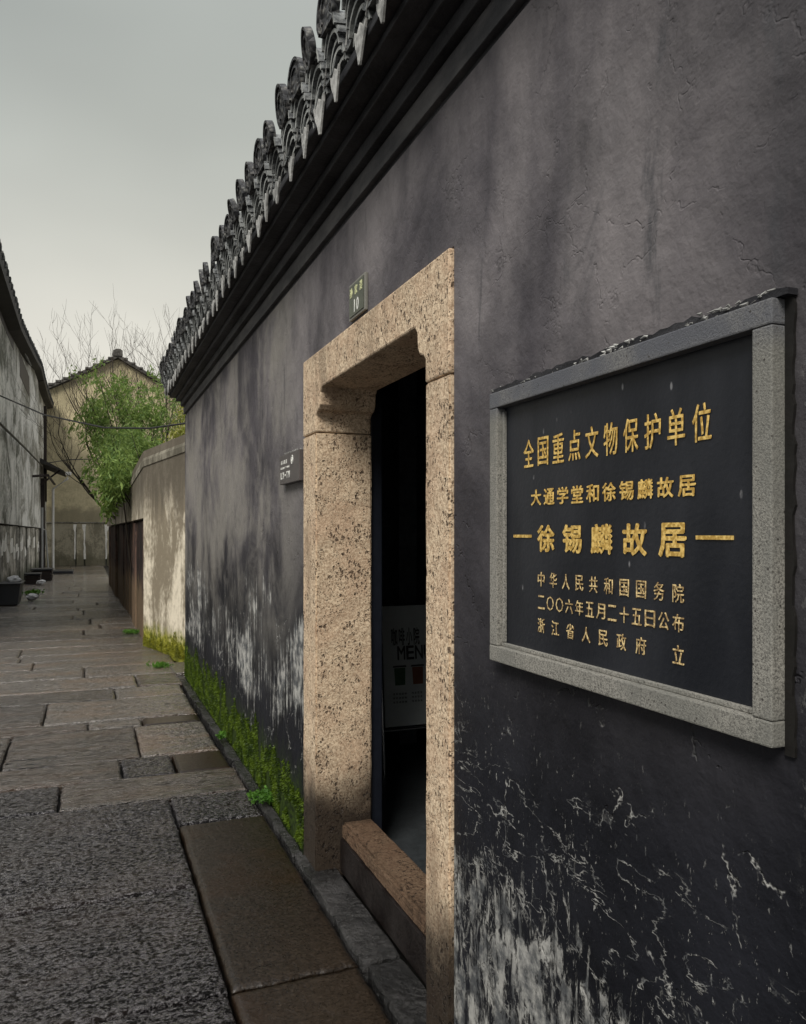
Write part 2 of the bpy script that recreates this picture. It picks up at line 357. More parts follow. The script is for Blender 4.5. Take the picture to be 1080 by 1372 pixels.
MLEAF = leafmat('bamboo_leaf', (.05, .105, .02), (.24, .33, .085))
MLEAFY = leafmat('yellow_leaf', (.12, .15, .02), (.30, .30, .06))
MWEED = leafmat('weed_leaf', (.04, .11, .012), (.11, .25, .03))
MMOSS = leafmat('moss_green', (.014, .032, .002), (.095, .15, .008))
MMOSSY = leafmat('moss_yellow', (.10, .11, .01), (.30, .30, .03))

# ------------------------------------------------------------------ geometry helpers
def link(o, parent=None):
    col.objects.link(o)
    if parent: o.parent = parent
    return o
def tag(o, label=None, cat=None, group=None, kind=None):
    if label: o['label'] = label
    if cat: o['category'] = cat
    if group: o['group'] = group
    if kind: o['kind'] = kind
    return o
def empty(name, loc=(0, 0, 0)):
    o = bpy.data.objects.new(name, None); o.empty_display_size = .1; o.location = loc; return link(o)
def obj(name, bm, mats, parent=None, smooth=False, loc=None, keep=False):
    me = bpy.data.meshes.new(name)
    if not keep: bmesh.ops.recalc_face_normals(bm, faces=bm.faces)
    bm.to_mesh(me); bm.free()
    for x in (mats if isinstance(mats, (list, tuple)) else [mats]): me.materials.append(x)
    if smooth:
        for p in me.polygons: p.use_smooth = True
    o = link(bpy.data.objects.new(name, me), parent)
    w = Vector((0, 0, 0))
    if loc is not None: w = Vector(loc)
    if parent:
        q = parent; off = Vector((0, 0, 0))
        while q: off += q.location; q = q.parent
        o.location = w - off
    else: o.location = w
    return o
def inst(me, name, parent, loc, rot=(0, 0, 0), sc=(1, 1, 1)):
    o = link(bpy.data.objects.new(name, me), parent)
    off = Vector((0, 0, 0)); q = parent
    while q: off += q.location; q = q.parent
    o.location = Vector(loc)-off; o.rotation_euler = rot; o.scale = sc; return o
def box(bm, x0, x1, y0, y1, z0, z1, bevel=0., jit=0., mat=0):
    vs_ = [bm.verts.new((x + random.uniform(-jit, jit), y + random.uniform(-jit, jit), z + random.uniform(-jit, jit))) for x in (x0, x1) for y in (y0, y1) for z in (z0, z1)]
    fs = [bm.faces.new([vs_[i] for i in q]) for q in ((0, 1, 3, 2), (4, 6, 7, 5), (0, 4, 5, 1), (2, 3, 7, 6), (0, 2, 6, 4), (1, 5, 7, 3))]
    for f in fs: f.material_index = mat
    if bevel: bmesh.ops.bevel(bm, geom=list({e for f in fs for e in f.edges}), offset=bevel, segments=2, affect='EDGES', profile=.6)
    return bm
def B(*a, **k): return box(bmesh.new(), *a, **k)
def prism(bm, pts, axis, a, b, mat=0):
    """extrude a polygon; axis 'x': pts are (y,z); 'y': (x,z); 'z': (x,y)"""
    def P(p, t): return {'x': (t, p[0], p[1]), 'y': (p[0], t, p[1]), 'z': (p[0], p[1], t)}[axis]
    A = [bm.verts.new(P(p, a)) for p in pts]; C = [bm.verts.new(P(p, b)) for p in pts]
    n = len(pts)
    fs = [bm.faces.new(A), bm.faces.new(C[::-1])] + [bm.faces.new((A[i], C[i], C[(i+1) % n], A[(i+1) % n])) for i in range(n)]
    for f in fs: f.material_index = mat
    return bm
def tube(bm, pts, radii, sides=6, cap=True, mat=0):
    pts = [Vector(p) for p in pts]; rings = []
    up = Vector((0, 0, 1))
    for i, p in enumerate(pts):
        d = (pts[min(i+1, len(pts)-1)] - pts[max(i-1, 0)]).normalized()
        r = radii[i] if isinstance(radii, (list, tuple)) else radii
        a = d.cross(up if abs(d.z) < .95 else Vector((1, 0, 0))).normalized(); b = d.cross(a)
        rings.append([bm.verts.new(p + (a*math.cos(t) + b*math.sin(t))*r) for t in (2*math.pi*k/sides for k in range(sides))])
    for i in range(len(rings)-1):
        for k in range(sides):
            f = bm.faces.new((rings[i][k], rings[i][(k+1) % sides], rings[i+1][(k+1) % sides], rings[i+1][k])); f.material_index = mat
    if cap: bm.faces.new(rings[0]); bm.faces.new(rings[-1][::-1])
    return bm
def glyphs(items, thick, bold=0.):
    """items: (char, size, along, up). returns a mesh lying in local XY, text running +X"""
    bm = bmesh.new()
    for ch, sx, sy, cx, cy in items:
        cu = bpy.data.curves.new('g', 'FONT'); cu.body = ch; cu.size = 1; cu.align_x = 'CENTER'; cu.align_y = 'CENTER'
        cu.extrude = thick/ max(sx, .001); cu.resolution_u = 2
        o = bpy.data.objects.new('g', cu); col.objects.link(o)
        bpy.context.view_layer.update()
        me = bpy.data.meshes.new_from_object(o.evaluated_get(bpy.context.evaluated_depsgraph_get()))
        if len(me.vertices):
            xs = [v.co.x for v in me.vertices]; ys = [v.co.y for v in me.vertices]
            x0, x1, y0, y1 = min(xs), max(xs), min(ys), max(ys)
            w, h = max(x1-x0, .35), max(y1-y0, .35)
            mt = Matrix.Translation((cx, cy, 0)) @ Matrix.Diagonal((sx/w, sy/h, sx, 1)) @ Matrix.Translation((-(x0+x1)/2, -(y0+y1)/2, 0))
            me.transform(mt)
            shifts = [(0, 0)] if bold < .004 else [(math.cos(q)*bold*sx, math.sin(q)*bold*sy) for q in (0, .9, 1.57, 2.3, 3.14, 4.71)]
            for q, (a_, b_) in enumerate(shifts):
                m2 = me.copy(); m2.transform(Matrix.Translation((a_, b_, q*.00008))); bm.from_mesh(m2); bpy.data.meshes.remove(m2)
        bpy.data.objects.remove(o); bpy.data.curves.remove(cu); bpy.data.meshes.remove(me)
    return bm
def on_wall(o): o.rotation_euler = Matrix(((0, 0, -1), (-1, 0, 0), (0, 1, 0))).to_euler(); return o   # text on a wall facing -X
def walltext(name, rows_items, thick, bold, mat, parent, x):
    bm = glyphs([(c, sx, sy, -y, z) for c, sx, sy, y, z in rows_items], thick, bold)
    o = obj(name, bm, mat, parent, loc=(x, 0, 0), keep=True); return on_wall(o)
def row(text, ya, yb, z, sx, sy, z2=None):
    n = len(text); return [(c, sx, sy, ya+(yb-ya)*i/max(1, n-1), z) for i, c in enumerate(text) if c != ' ']

# ================================================================== GROUND
bm = bmesh.new(); box(bm, -60, 60, -20, 120, -.35, -.09)
tag(obj('ground', bm, MSOIL), 'dark bare earth around the alley', kind='structure')
pave = empty('pavement'); tag(pave, 'wet uneven stone slab pavement running down the alley', kind='structure')
def fine_slab(x0, x1, y0, y1, mat, cell, style, top=0.):
    """a near slab with its chiselled surface, worn shoulders and shallow pools as real relief"""
    g = .0035; x0 += g*random.uniform(.6, 1.5); x1 -= g*random.uniform(.6, 1.5); y0 += g*random.uniform(.6, 1.5); y1 -= g*random.uniform(.6, 1.5)
    cx, cy = (x0+x1)/2, (y0+y1)/2; nx, ny = int((x1-x0)/cell)+1, int((y1-y0)/cell)+1
    amp, low, sxx = {'R': (.0050, .0036, 1.), 'S': (.0060, .009, .30), 'B': (.0007, .0012, 1.), 'P': (.0085, .007, .45)}[style]
    sd = random.uniform(0, 50); tx, ty = random.uniform(-.003, .003), random.uniform(-.003, .003); N_ = mn.noise
    V, W = [], []
    for j in range(ny+1):
        for i in range(nx+1):
            x, y = x0+(x1-x0)*i/nx, y0+(y1-y0)*j/ny
            dx, dy = min(x-x0, x1-x), min(y-y0, y1-y); d = min(dx, dy)
            f = max(0., 1-d/.05)
            if f > 0:
                w1 = N_(Vector((x*9, y*9, sd)))+.5*N_(Vector((x*34, y*34, sd))); w2 = N_(Vector((x*9, y*9, sd+7)))+.5*N_(Vector((x*34, y*34, sd+7)))
                if dx < .05: x += (.004+.006*w1)*(1-dx/.05)*(1 if x < cx else -1)
                if dy < .05: y += (.004+.006*w2)*(1-dy/.05)*(1 if y < cy else -1)
            p = Vector((x*sxx, y*1.25, sd))
            big = N_(p*2.3)+.5*N_(p*5.5)
            a = N_(p*34); b = N_(p*66); c = N_(p*120)
            rough = .55*(1-2*abs(a))+.35*b+.22*c
            if style == 'S': rough = .6*(1-2*abs(N_(Vector((x*3.2, y*22, sd)))))+.4*rough
            rough *= .55+.9*max(0., min(1., .5+1.2*N_(p*1.7+Vector((9, 2, 0)))))
            h = low*big+amp*rough
            pool = 0.
            if style == 'S':
                lev = -.0021+.0006*N_(p*.9+Vector((3, 8, 0))) if style == 'R' else -.0062
                if h < lev: pool = min(1., (lev-h)/.0007); h = lev
            if d < .022: h -= .011*(1-d/.022)**2*(1+.5*N_(Vector((x*22, y*22, sd))))
            V.append((x-cx, y-cy, top+tx*(x-cx)+ty*(y-cy)+h)); W.append(pool if d > .02 else 0.)
    F = [(j*(nx+1)+i, j*(nx+1)+i+1, (j+1)*(nx+1)+i+1, (j+1)*(nx+1)+i) for j in range(ny) for i in range(nx)]
    ring = [i for i in range(nx+1)] + [j*(nx+1)+nx for j in range(1, ny+1)] + [ny*(nx+1)+i for i in range(nx-1, -1, -1)] + [j*(nx+1) for j in range(ny-1, 0, -1)]
    base = len(V)
    for k in ring: V.append((V[k][0], V[k][1], -.10)); W.append(0.)
    n = len(ring)
    F += [(ring[k], base+k, base+(k+1) % n, ring[(k+1) % n]) for k in range(n)]
    me = bpy.data.meshes.new('paving_slab'); me.from_pydata(V, [], F); me.materials.append(mat)
    at = me.attributes.new('pool', 'FLOAT', 'POINT'); at.data.foreach_set('value', W)
    me.polygons.foreach_set('use_smooth', [i < len(F)-n for i in range(len(F))])
    o = link(bpy.data.objects.new('paving_slab', me), pave); o.location = (cx, cy, 0); return o
def slab(x0, x1, y0, y1, mat, top=0., gap=.0035, edge=6, tilt=.004, rag=.006):
    """a worn stone slab: ragged outline, softened shoulder"""
    cx, cy = (x0+x1)/2, (y0+y1)/2
    x0 += gap*random.uniform(.4, 1.4); x1 -= gap*random.uniform(.4, 1.4); y0 += gap*random.uniform(.3, 1.3); y1 -= gap*random.uniform(.3, 1.3)
    nx = edge; ny = edge; ring = []
    for i in range(nx): ring.append((x0+(x1-x0)*i/nx, y0))
    for i in range(ny): ring.append((x1, y0+(y1-y0)*i/ny))
    for i in range(nx): ring.append((x1-(x1-x0)*i/nx, y1))
    for i in range(ny): ring.append((x0, y1-(y1-y0)*i/ny))
    corner = {0, nx, nx+ny, 2*nx+ny}
    r0 = []
    for i, (x, y) in enumerate(ring):
        k = .006 if i in corner else 0
        sx, sy = (1 if cx > x else -1), (1 if cy > y else -1)
        r0.append((x+random.uniform(0, rag)*sx*(1 if abs(x-cx) > (x1-x0)*.49 else 0)+k*sx, y+random.uniform(0, rag)*sy*(1 if abs(y-cy) > (y1-y0)*.49 else 0)+k*sy))
    tx, ty = random.uniform(-tilt, tilt), random.uniform(-tilt, tilt); dz = random.uniform(-.003, .003)
    def zz(x, y, e): return top+dz+tx*(x-cx)/max(.2, (x1-x0))+ty*(y-cy)/max(.2, (y1-y0))+e
    bm = bmesh.new()
    def ringv(off, e, j=0):
        o_ = []
        for (x, y) in r0:
            d = Vector((cx-x, cy-y)); l = d.length; d = d/l*off if l else d
            # inset along both axes equally
            ix = off*(1 if cx > x else -1)*(1 if abs(x-cx) > (x1-x0)*.45 else 0); iy = off*(1 if cy > y else -1)*(1 if abs(y-cy) > (y1-y0)*.45 else 0)
            o_.append(bm.verts.new((x+ix-cx, y+iy-cy, zz(x, y, e)+random.uniform(-j, j))))
        return o_
    A = ringv(-.002, -.10); Bq = ringv(0, -.012, .002); Cq = ringv(.007, -.003, .0012); D = ringv(.016, 0, .0008)
    n = len(A)
    for P_, Q in ((A, Bq), (Bq, Cq), (Cq, D)):
        for i in range(n): bm.faces.new((P_[i], P_[(i+1) % n], Q[(i+1) % n], Q[i]))
    bm.faces.new(D)
    return obj('paving_slab', bm, mat, pave, smooth=False, loc=(cx, cy, 0))
XL = -1.77
rows = [
 (-.9, 1.25, [(-2.6, -.3, 'R'), (-.3, .455, 'R')]),
 (1.25, 2.77, [(-2.6, -.95, 'R'), (-.95, .455, 'R')]),
 (2.77, 3.66, [(-2.2, -.90, 'R'), (-.90, .455, 'R')]),
 (3.66, 4.93, [(-2.2, -1.0, 'R'), (-1.0, .455, 'R')]),
 (4.93, 5.42, [(-2.2, -.62, 'S'), (-.62, -.16, 'R'), (-.16, .93, 'S')]),
 (5.42, 5.90, [(-2.2, -1.1, 'S'), (-1.1, .21, 'S'), (.21, .55, 'R'), (.55, .91, 'B')]),
 (5.90, 6.86, [(-2.2, -.55, 'S'), (-.55, .35, 'S'), (.35, .90, 'P')]),
 (6.86, 7.15, [(-2.0, .0, 'S'), (.0, .42, 'P'), (.42, .90, 'B')]),
 (7.15, 8.05, [(-2.0, -.35, 'S'), (-.35, .90, 'P')]),
 (8.05, 8.62, [(-2.0, .25, 'S'), (.25, .9, 'P')]),
 (8.62, 9.35, [(-2.0, .48, 'P'), (.48, .98, 'S')]),
 (9.35, 10.08, [(-2.0, -.04, 'P'), (-.04, .98, 'P')]),
]
MK = {'R': MP_ROUGH, 'S': MP_STEP, 'B': MP_BROWN, 'P': MP_PALE}
for y0, y1, sl in rows:
    for x0, x1, k in sl:
        if y0 > 1.2: fine_slab(max(x0, -1.3 if y0 < 5 else -2.2), x1, y0, y1, MK[k], .0088 if y0 < 4.9 else .016 if y0 < 6.5 else .024, k)
        else: slab(x0, x1, y0, y1, MK[k], edge=5)
fine_slab(.455, .925, 4.45, 4.93, MP_ROUGH, .0105, 'R'); fine_slab(.455, .93, 2.77, 4.45, MP_BROWN, .014, 'B'); fine_slab(.455, .93, 1.25, 2.77, MP_BROWN, .014, 'B'); slab(.455, .93, -.9, 1.25, MP_ROUGH)
y = 10.08
rr = random.Random(3)
while y < 42:
    d = rr.uniform(.5, 1.0) if y < 24 else rr.uniform(.9, 1.6)
    cuts = [-2.3] + sorted(rr.uniform(-1.2, .4) for _ in range(rr.choice((0, 1, 1, 1)))) + [1.0 if y < 11.5 else .80 if y < 20 else .7]
    if cuts:
        for a, b in zip(cuts, cuts[1:]):
            if b-a > .15 and y < 19: fine_slab(a, b, y, y+d, MP_PALE if rr.random() < .75 else MP_STEP, .035 if y < 14 else .05, rr.choice('PPS'))
            elif b-a > .15: slab(a, b, y, y+d, MP_FAR if rr.random() < .8 else MP_STEP, gap=.006, edge=4, tilt=.008)
    y += d
slab(-6, 6, 42.05, 46, MP_FAR, edge=3)
# kerb strip along the foot of the black wall
for y0, y1, x0, x1 in ((.2, 1.3, .935, .995), (1.3, 2.105, .935, .995), (2.11, 2.75, .932, 1.10), (2.75, 3.81, .930, 1.10), (3.815, 4.7, .925, .995), (4.7, 5.55, .92, .995), (5.55, 6.7, .915, .995), (6.7, 7.6, .915, .995), (7.6, 9.1, .91, .995)):
    slab(x0, x1, y0, y1, MKERB, top=.010, gap=.002, edge=9, rag=.014, tilt=.003)
slab(.90, 1.12, 9.12, 9.9, MP_PALE, top=.03, edge=4)

# ================================================================== BLACK HOUSE
house = empty('black_house', (1.1, 4, 0))
tag(house, 'black plastered old house with granite doorway and grey tiled eave along the alley', 'house')
def holes(x0, x1, yb, zb, hole, mat, name, parent, sub=1):
    bm = bmesh.new(); V = {}
    def v(x, y, z):
        k = (round(x, 4), round(y, 4), round(z, 4))
        if k not in V: V[k] = bm.verts.new((x, y, z))
        return V[k]
    ins = lambda i, j: 0 <= i < len(yb)-1 and 0 <= j < len(zb)-1 and not (hole[0]-.001 < yb[i] and yb[i+1] < hole[1]+.001 and hole[2]-.001 < zb[j] and zb[j+1] < hole[3]+.001)
    for i in range(len(yb)-1):
        for j in range(len(zb)-1):
            if not ins(i, j): continue
            a, b, c, d = yb[i], yb[i+1], zb[j], zb[j+1]
            bm.faces.new((v(x0, a, c), v(x0, b, c), v(x0, b, d), v(x0, a, d))); bm.faces.new((v(x1, a, c), v(x1, a, d), v(x1, b, d), v(x1, b, c)))
            if not ins(i-1, j): bm.faces.new((v(x0, a, c), v(x0, a, d), v(x1, a, d), v(x1, a, c)))
            if not ins(i+1, j): bm.faces.new((v(x0, b, c), v(x1, b, c), v(x1, b, d), v(x0, b, d)))
            if not ins(i, j-1): bm.faces.new((v(x0, a, c), v(x1, a, c), v(x1, b, c), v(x0, b, c)))
            if not ins(i, j+1): bm.faces.new((v(x0, a, d), v(x0, b, d), v(x1, b, d), v(x1, a, d)))
    return obj(name, bm, mat, parent)
FY0, FY1, FZ = 2.109, 3.808, 2.43
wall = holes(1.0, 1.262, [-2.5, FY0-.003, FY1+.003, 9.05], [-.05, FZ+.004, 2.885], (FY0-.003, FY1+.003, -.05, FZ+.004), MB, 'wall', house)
obj('string_course', B(.983, 1.26, -2.5, 9.062, 2.907, 2.988, bevel=.004), MBAND, house)
obj('cornice_course', B(.952, 1.26, -2.5, 9.075, 2.990, 3.046, bevel=.006), MCOR, house)
obj('cornice_course', B(.902, 1.26, -2.5, 9.09, 3.048, 3.084, bevel=.006), MCOR, house)
obj('cornice_course', B(.835, 1.26, -2.5, 9.10, 3.086, 3.112, bevel=.004), MCOR, house)
obj('eave_course', B(.797, 1.30, -2.5, 9.12, 3.114, 3.150, bevel=.006), MCOR, house)
# groove backing between wall and string course
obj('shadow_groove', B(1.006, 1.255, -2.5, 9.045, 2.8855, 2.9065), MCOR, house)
# gable end, rear walls and a plain room
obj('end_wall', B(1.264, 6.0, 8.80, 9.05, -.05, 3.1), MCREAM, house)
obj('room_wall', B(1.27, 6.0, 6.0, 6.12, -.05, 3.1), MROOM, house)
obj('room_wall', B(5.0, 5.12, -2.4, 5.99, -.05, 3.1), MROOM, house)
obj('room_wall', B(1.27, 6.0, -2.5, -2.41, -.05, 3.1), MROOM, house)
obj('room_floor', B(1.27, 5.0, -2.4, 6.0, -.05, .06), MFLOOR, house)
obj('room_ceiling', B(1.27, 5.1, -2.4, 6.1, 2.95, 3.0), MROOM, house)
obj('room_pillar', B(2.08, 2.22, 5.3, 5.44, .061, 2.94, bevel=.01), MROOM, house)
obj('room_beam', B(1.3, 4.9, 5.32, 5.42, 2.6, 2.8, bevel=.01), MNAVY, house)
# stone door frame
frame = obj('door_frame', prism(bmesh.new(), [(FY0, 2.062), (FY0, FZ), (FY1, FZ), (FY1, 2.062), (3.575, 2.062), (3.575, 2.135), (3.560, 2.150), (3.525, 2.160), (3.508, 2.180), (3.500, 2.235), (3.480, 2.255),
     (2.375, 2.255), (2.357, 2.235), (2.350, 2.180), (2.335, 2.160), (2.302, 2.150), (2.288, 2.135), (2.288, 2.062)], 'x', .985, 1.258), MG, house)
bmod = frame.modifiers.new('soft', 'BEVEL'); bmod.width = .007; bmod.segments = 2; bmod.limit_method = 'ANGLE'; bmod.angle_limit = R(40)
frame['label'] = 'granite lintel with small stepped corners'
def rough_block(x0, x1, y0, y1, z0, z1, n=(2, 2, 12), amp=.0012, bevel=.006):
    bm = B(x0, x1, y0, y1, z0, z1)
    bmesh.ops.bevel(bm, geom=bm.edges[:], offset=bevel, segments=2, affect='EDGES')
    es = [e for e in bm.edges if abs(e.verts[0].co.z-e.verts[1].co.z) > (z1-z0)*.5 or abs(e.verts[0].co.y-e.verts[1].co.y) > max(.4, (y1-y0)*.5) and (y1-y0) > .6]
    bmesh.ops.subdivide_edges(bm, edges=es, cuts=24, use_grid_fill=True)
    for v in bm.verts: v.co += Vector([random.uniform(-amp, amp) for _ in range(3)])
    return bm
obj('jamb_stone', rough_block(.986, 1.262, 3.577, 3.807, -.03, 2.059), MG, house)
obj('jamb_stone', rough_block(.986, 1.262, FY0+.001, 2.286, -.03, 2.059), MG, house)
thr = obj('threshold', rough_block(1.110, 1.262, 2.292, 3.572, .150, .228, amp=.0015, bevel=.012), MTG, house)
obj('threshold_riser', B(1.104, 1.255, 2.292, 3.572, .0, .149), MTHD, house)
obj('door_post', B(1.266, 1.325, 3.60, 3.665, .061, 2.6, bevel=.006), MNAVY, house)
obj('door_post', B(1.266, 1.36, 2.20, 2.28, .061, 2.6, bevel=.006), MNAVY, house)
obj('door_leaf', B(1.30, 1.345, 3.70, 4.32, .08, 2.5, bevel=.006), MNAVY, house)
obj('door_leaf', B(1.30, 1.345, 1.54, 2.16, .08, 2.5, bevel=.006), MNAVY, house)
# roof
roof = obj('roof', prism(bmesh.new(), [(.86, 3.152), (.86, 3.19), (3.4, 4.30), (5.2, 3.45), (5.2, 3.152)], 'y', -2.5, 9.08), MROOF, house)
def arch(r, th, x0, x1, rise=0., a0=-80, a1=80, n=9, flat=1.):
    """convex tile: arch spanning Y, running x0..x1, back end raised"""
    bm = bmesh.new(); rs = []
    for x, dz in ((x0, 0), (x1, rise)):
        o_ = [bm.verts.new((x, math.sin(R(a0+(a1-a0)*k/n))*r, dz+(math.cos(R(a0+(a1-a0)*k/n))*r)*flat)) for k in range(n+1)]
        i_ = [bm.verts.new((x, math.sin(R(a0+(a1-a0)*k/n))*(r-th), dz+(math.cos(R(a0+(a1-a0)*k/n))*(r-th))*flat)) for k in range(n+1)]
        rs.append((o_, i_))
    (oa, ia), (ob, ib) = rs
    for k in range(n):
        bm.faces.new((oa[k], oa[k+1], ob[k+1], ob[k])); bm.faces.new((ia[k+1], ia[k], ib[k], ib[k+1]))
        bm.faces.new((oa[k+1], oa[k], ia[k], ia[k+1])); bm.faces.new((ob[k], ob[k+1], ib[k+1], ib[k]))
    bm.faces.new((oa[0], ob[0], ib[0], ia[0])); bm.faces.new((oa[n], ia[n], ib[n], ob[n]))
    return bm
def mesh_of(bm, mat, name, smooth=False):
    bmesh.ops.recalc_face_normals(bm, faces=bm.faces); me = bpy.data.meshes.new(name); bm.to_mesh(me); bm.free(); me.materials.append(mat)
    return me
def headmesh():
    """fan-shaped ornamental end plate with a raised rim, lying in YZ, thickness along X"""
    bm = bmesh.new(); n = 14; pts = []
    for k in range(n+1):
        t = math.pi*k/n; pts.append((math.cos(t)*.082, .028+math.sin(t)*.085))
    pts = [(.066, 0)] + pts + [(-.066, 0)]
    prism(bm, pts, 'x', 0, .02)
    for (s0, s1, xf) in ((1.0, .86, -.008), (.62, .52, -.006)):
        ring = [(p[0]*s0, .045+(p[1]-.045)*s0) for p in pts]; ring2 = [(p[0]*s1, .045+(p[1]-.045)*s1) for p in pts]
        a = [bm.verts.new((xf, *p)) for p in ring]; b = [bm.verts.new((xf, *p)) for p in ring2]; c = [bm.verts.new((-.0001, *p)) for p in ring]; d = [bm.verts.new((-.0001, *p)) for p in ring2]
        for i in range(len(a)-1):
            bm.faces.new((a[i], a[i+1], b[i+1], b[i])); bm.faces.new((a[i], c[i], c[i+1], a[i+1])); bm.faces.new((b[i], b[i+1], d[i+1], d[i]))
    return bm
ME_COVER = mesh_of(arch(.085, .011, 0, .13, .012, -84, 84, 12, 1.05), MTILE, 'cover_tile')
MEDGE = simple('tile_edge', (.30, .31, .30), .7, .3, .5, .003, 30)
ME_COVER.materials.append(MEDGE)
for p_ in ME_COVER.polygons:
    if abs(p_.normal.x) > .9 and p_.center.x < .01: p_.material_index = 1
ME_ROW = mesh_of(arch(.088, .014, 0, 2.62, 1.135, -88, 88, 8, 1.0), MTILE, 'tile_row')
ME_PAN = mesh_of(arch(.098, .012, 0, .30, .05, 115, 245, 8, .8), MTILE, 'pan_tile')
ME_HEAD = mesh_of(headmesh(), MCARVE, 'end_tile')
tip = [(.064, .120), (.060, .092), (.046, .062), (.026, .036), (.010, -.002), (-.006, -.006), (-.022, .026), (-.040, .060), (-.058, .088), (-.064, .114), (-.035, .10), (.0, .126), (.034, .102)]
ME_TIP = mesh_of(prism(bmesh.new(), tip, 'x', 0, .007), MMORT, 'mortar_tip')
ME_RIM = mesh_of(tube(bmesh.new(), [(0, .055, .06), (0, .085, .095), (0, .108, .16), (0, .112, .22)], [.002, .003, .003, .002], 5), MMORT, 'mortar_rim')
rt = random.Random(11)
y = 9.0; SP = .222; n_ = 0
rear = bmesh.new()
while y > -2.3:
    j = lambda a: rt.uniform(-a, a)
    yy = y+j(.016); zz0 = 3.1 + j(.006)
    if y > 1.35:
        for i in range(6):
            inst(ME_COVER, 'cover_tile', roof, (.800-i*.010+j(.004), yy+j(.005), 3.112+i*.027+j(.002)), (j(.05), -.04+j(.03), j(.05)))
        inst(ME_HEAD, 'end_tile', roof, (.745+j(.006), yy+j(.006), 3.288+j(.008)), (j(.12), -.14+j(.16), j(.18)), (1, 1+j(.12), 1.15+j(.18)))
        inst(ME_TIP, 'mortar_tip', roof, (.778+j(.005), yy+j(.008), 3.052+j(.008)), (j(.10), j(.04), j(.08)), (1, .85+j(.16), .88+j(.18)))
        inst(ME_RIM, 'mortar_rim', roof, (.780+j(.004), yy-.012, 3.095), (0, 0, 0), (1, -1, 1+j(.1)))
        inst(ME_PAN, 'pan_tile', roof, (.785+j(.006), yy-SP/2, 3.245+j(.004)), (0, 0, j(.03)))
    inst(ME_ROW, 'tile_row', roof, (.80, yy, 3.195), (0, 0, 0))
    n_ += 1
    y -= SP

# ================================================================== HERITAGE SIGN
sx = .968
sign = empty('heritage_sign', (sx, 1.37, 1.25)); tag(sign, 'large black stone sign with gold Chinese lettering in a granite frame beside the doorway', 'sign')
SY0, SY1, SZ0, SZ1, FW = .912, 1.826, 1.261, 1.950, .040
obj('panel', B(.992, .999, SY0+.03, SY1-.03, SZ0+.03, SZ1-.03), MSL, sign)
obj('frame_rail', B(sx, .9985, SY0, SY1, SZ1-FW, SZ1, bevel=.003), MSF, sign)
obj('frame_rail', B(sx, .9985, SY0, SY1, SZ0, SZ0+FW, bevel=.003), MSF, sign)
obj('frame_rail', B(sx+.0005, .9985, SY0+.0005, SY0+FW, SZ0+FW+.001, SZ1-FW-.001, bevel=.003), MSF, sign)
obj('frame_rail', B(sx+.0005, .9985, SY1-FW, SY1-.0005, SZ0+FW+.001, SZ1-FW-.001, bevel=.003), MSF, sign)
for a in ((SY0+FW, SY1-FW, SZ0+FW, SZ0+FW+.010), (SY1-FW-.012, SY1-FW, SZ0+FW+.0105, SZ1-FW-.0105)):
    obj('inner_moulding', B(sx+.014, .9915, a[0]+.0004, a[1]-.0004, a[2]+.0004, a[3]-.0004, bevel=.002), MSF, sign)
bm = bmesh.new()
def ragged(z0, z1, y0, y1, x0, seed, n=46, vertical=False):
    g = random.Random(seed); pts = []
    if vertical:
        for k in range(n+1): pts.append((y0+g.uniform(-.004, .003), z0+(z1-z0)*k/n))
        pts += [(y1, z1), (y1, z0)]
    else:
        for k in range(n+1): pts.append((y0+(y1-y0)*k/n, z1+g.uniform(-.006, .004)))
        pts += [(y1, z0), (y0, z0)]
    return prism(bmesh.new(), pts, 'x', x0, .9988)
obj('mortar_shade_strip', ragged(SZ1+.0006, SZ1+.014, SY0-.02, SY1+.004, .978, 3), MCOR, sign)
obj('mortar_shade_strip', ragged(SZ0-.012, SZ1+.004, SY0-.016, SY0-.0006, .9935, 4, vertical=True), MSOIL, sign)  # dark strip along the bed; the sign's side shadow put into its colour
bm = bmesh.new()
for k in range(150):
    yy = SY0 + (SY1-SY0)*random.random(); r = random.uniform(.0008, .0035)*(1.4 if yy < 1.45 else .7)
    if mn.noise(Vector((yy*9, 0, 0))) < -.12: continue
    c_ = Vector((.978+random.uniform(-.003, .006), yy, SZ1+.012+random.uniform(-.010, .004)))
    tube(bm, [c_, c_+Vector((random.uniform(-.002, .002), random.uniform(.006, .018), random.uniform(-.004, .004)))], [r, r*.4], 4)
tag(obj('lime_crust', bm, MMORT, sign), kind='stuff')
TX = .9905
def signrow(items, th, bold, mat, parent, x):
    for it in items: walltext('character', [it], th, bold, mat, parent, x)
signrow(row('全国重点文物保护单位', 1.666, 1.085, 1.782, .045, .066), .0003, .009, MGOLD, sign, TX)
signrow(row('大通学堂和徐锡麟故居', 1.632, 1.122, 1.674, .043, .037), .0003, .022, MGOLD, sign, TX)
signrow(row('徐锡麟故居', 1.589, 1.160, 1.577, .070, .060), .0003, .030, MGOLD, sign, TX)
signrow(row('中华人民共和国国务院', 1.609, 1.144, 1.481, .029, .034), .0003, .005, MGOLD2, sign, TX)
signrow(row('二〇〇六年五月二十五日公布', 1.609, 1.144, 1.427, .029, .032), .0003, .005, MGOLD2, sign, TX)
signrow(row('浙江省人民政府', 1.609, 1.248, 1.372, .030, .033) + [('立', .030, .034, 1.144, 1.370)], .0003, .005, MGOLD2, sign, TX)
for a, b in ((1.655, 1.738), (1.013, 1.099)): obj('dash', B(TX-.001, .992, a, b, 1.5785, 1.5855), MGOLD, sign)

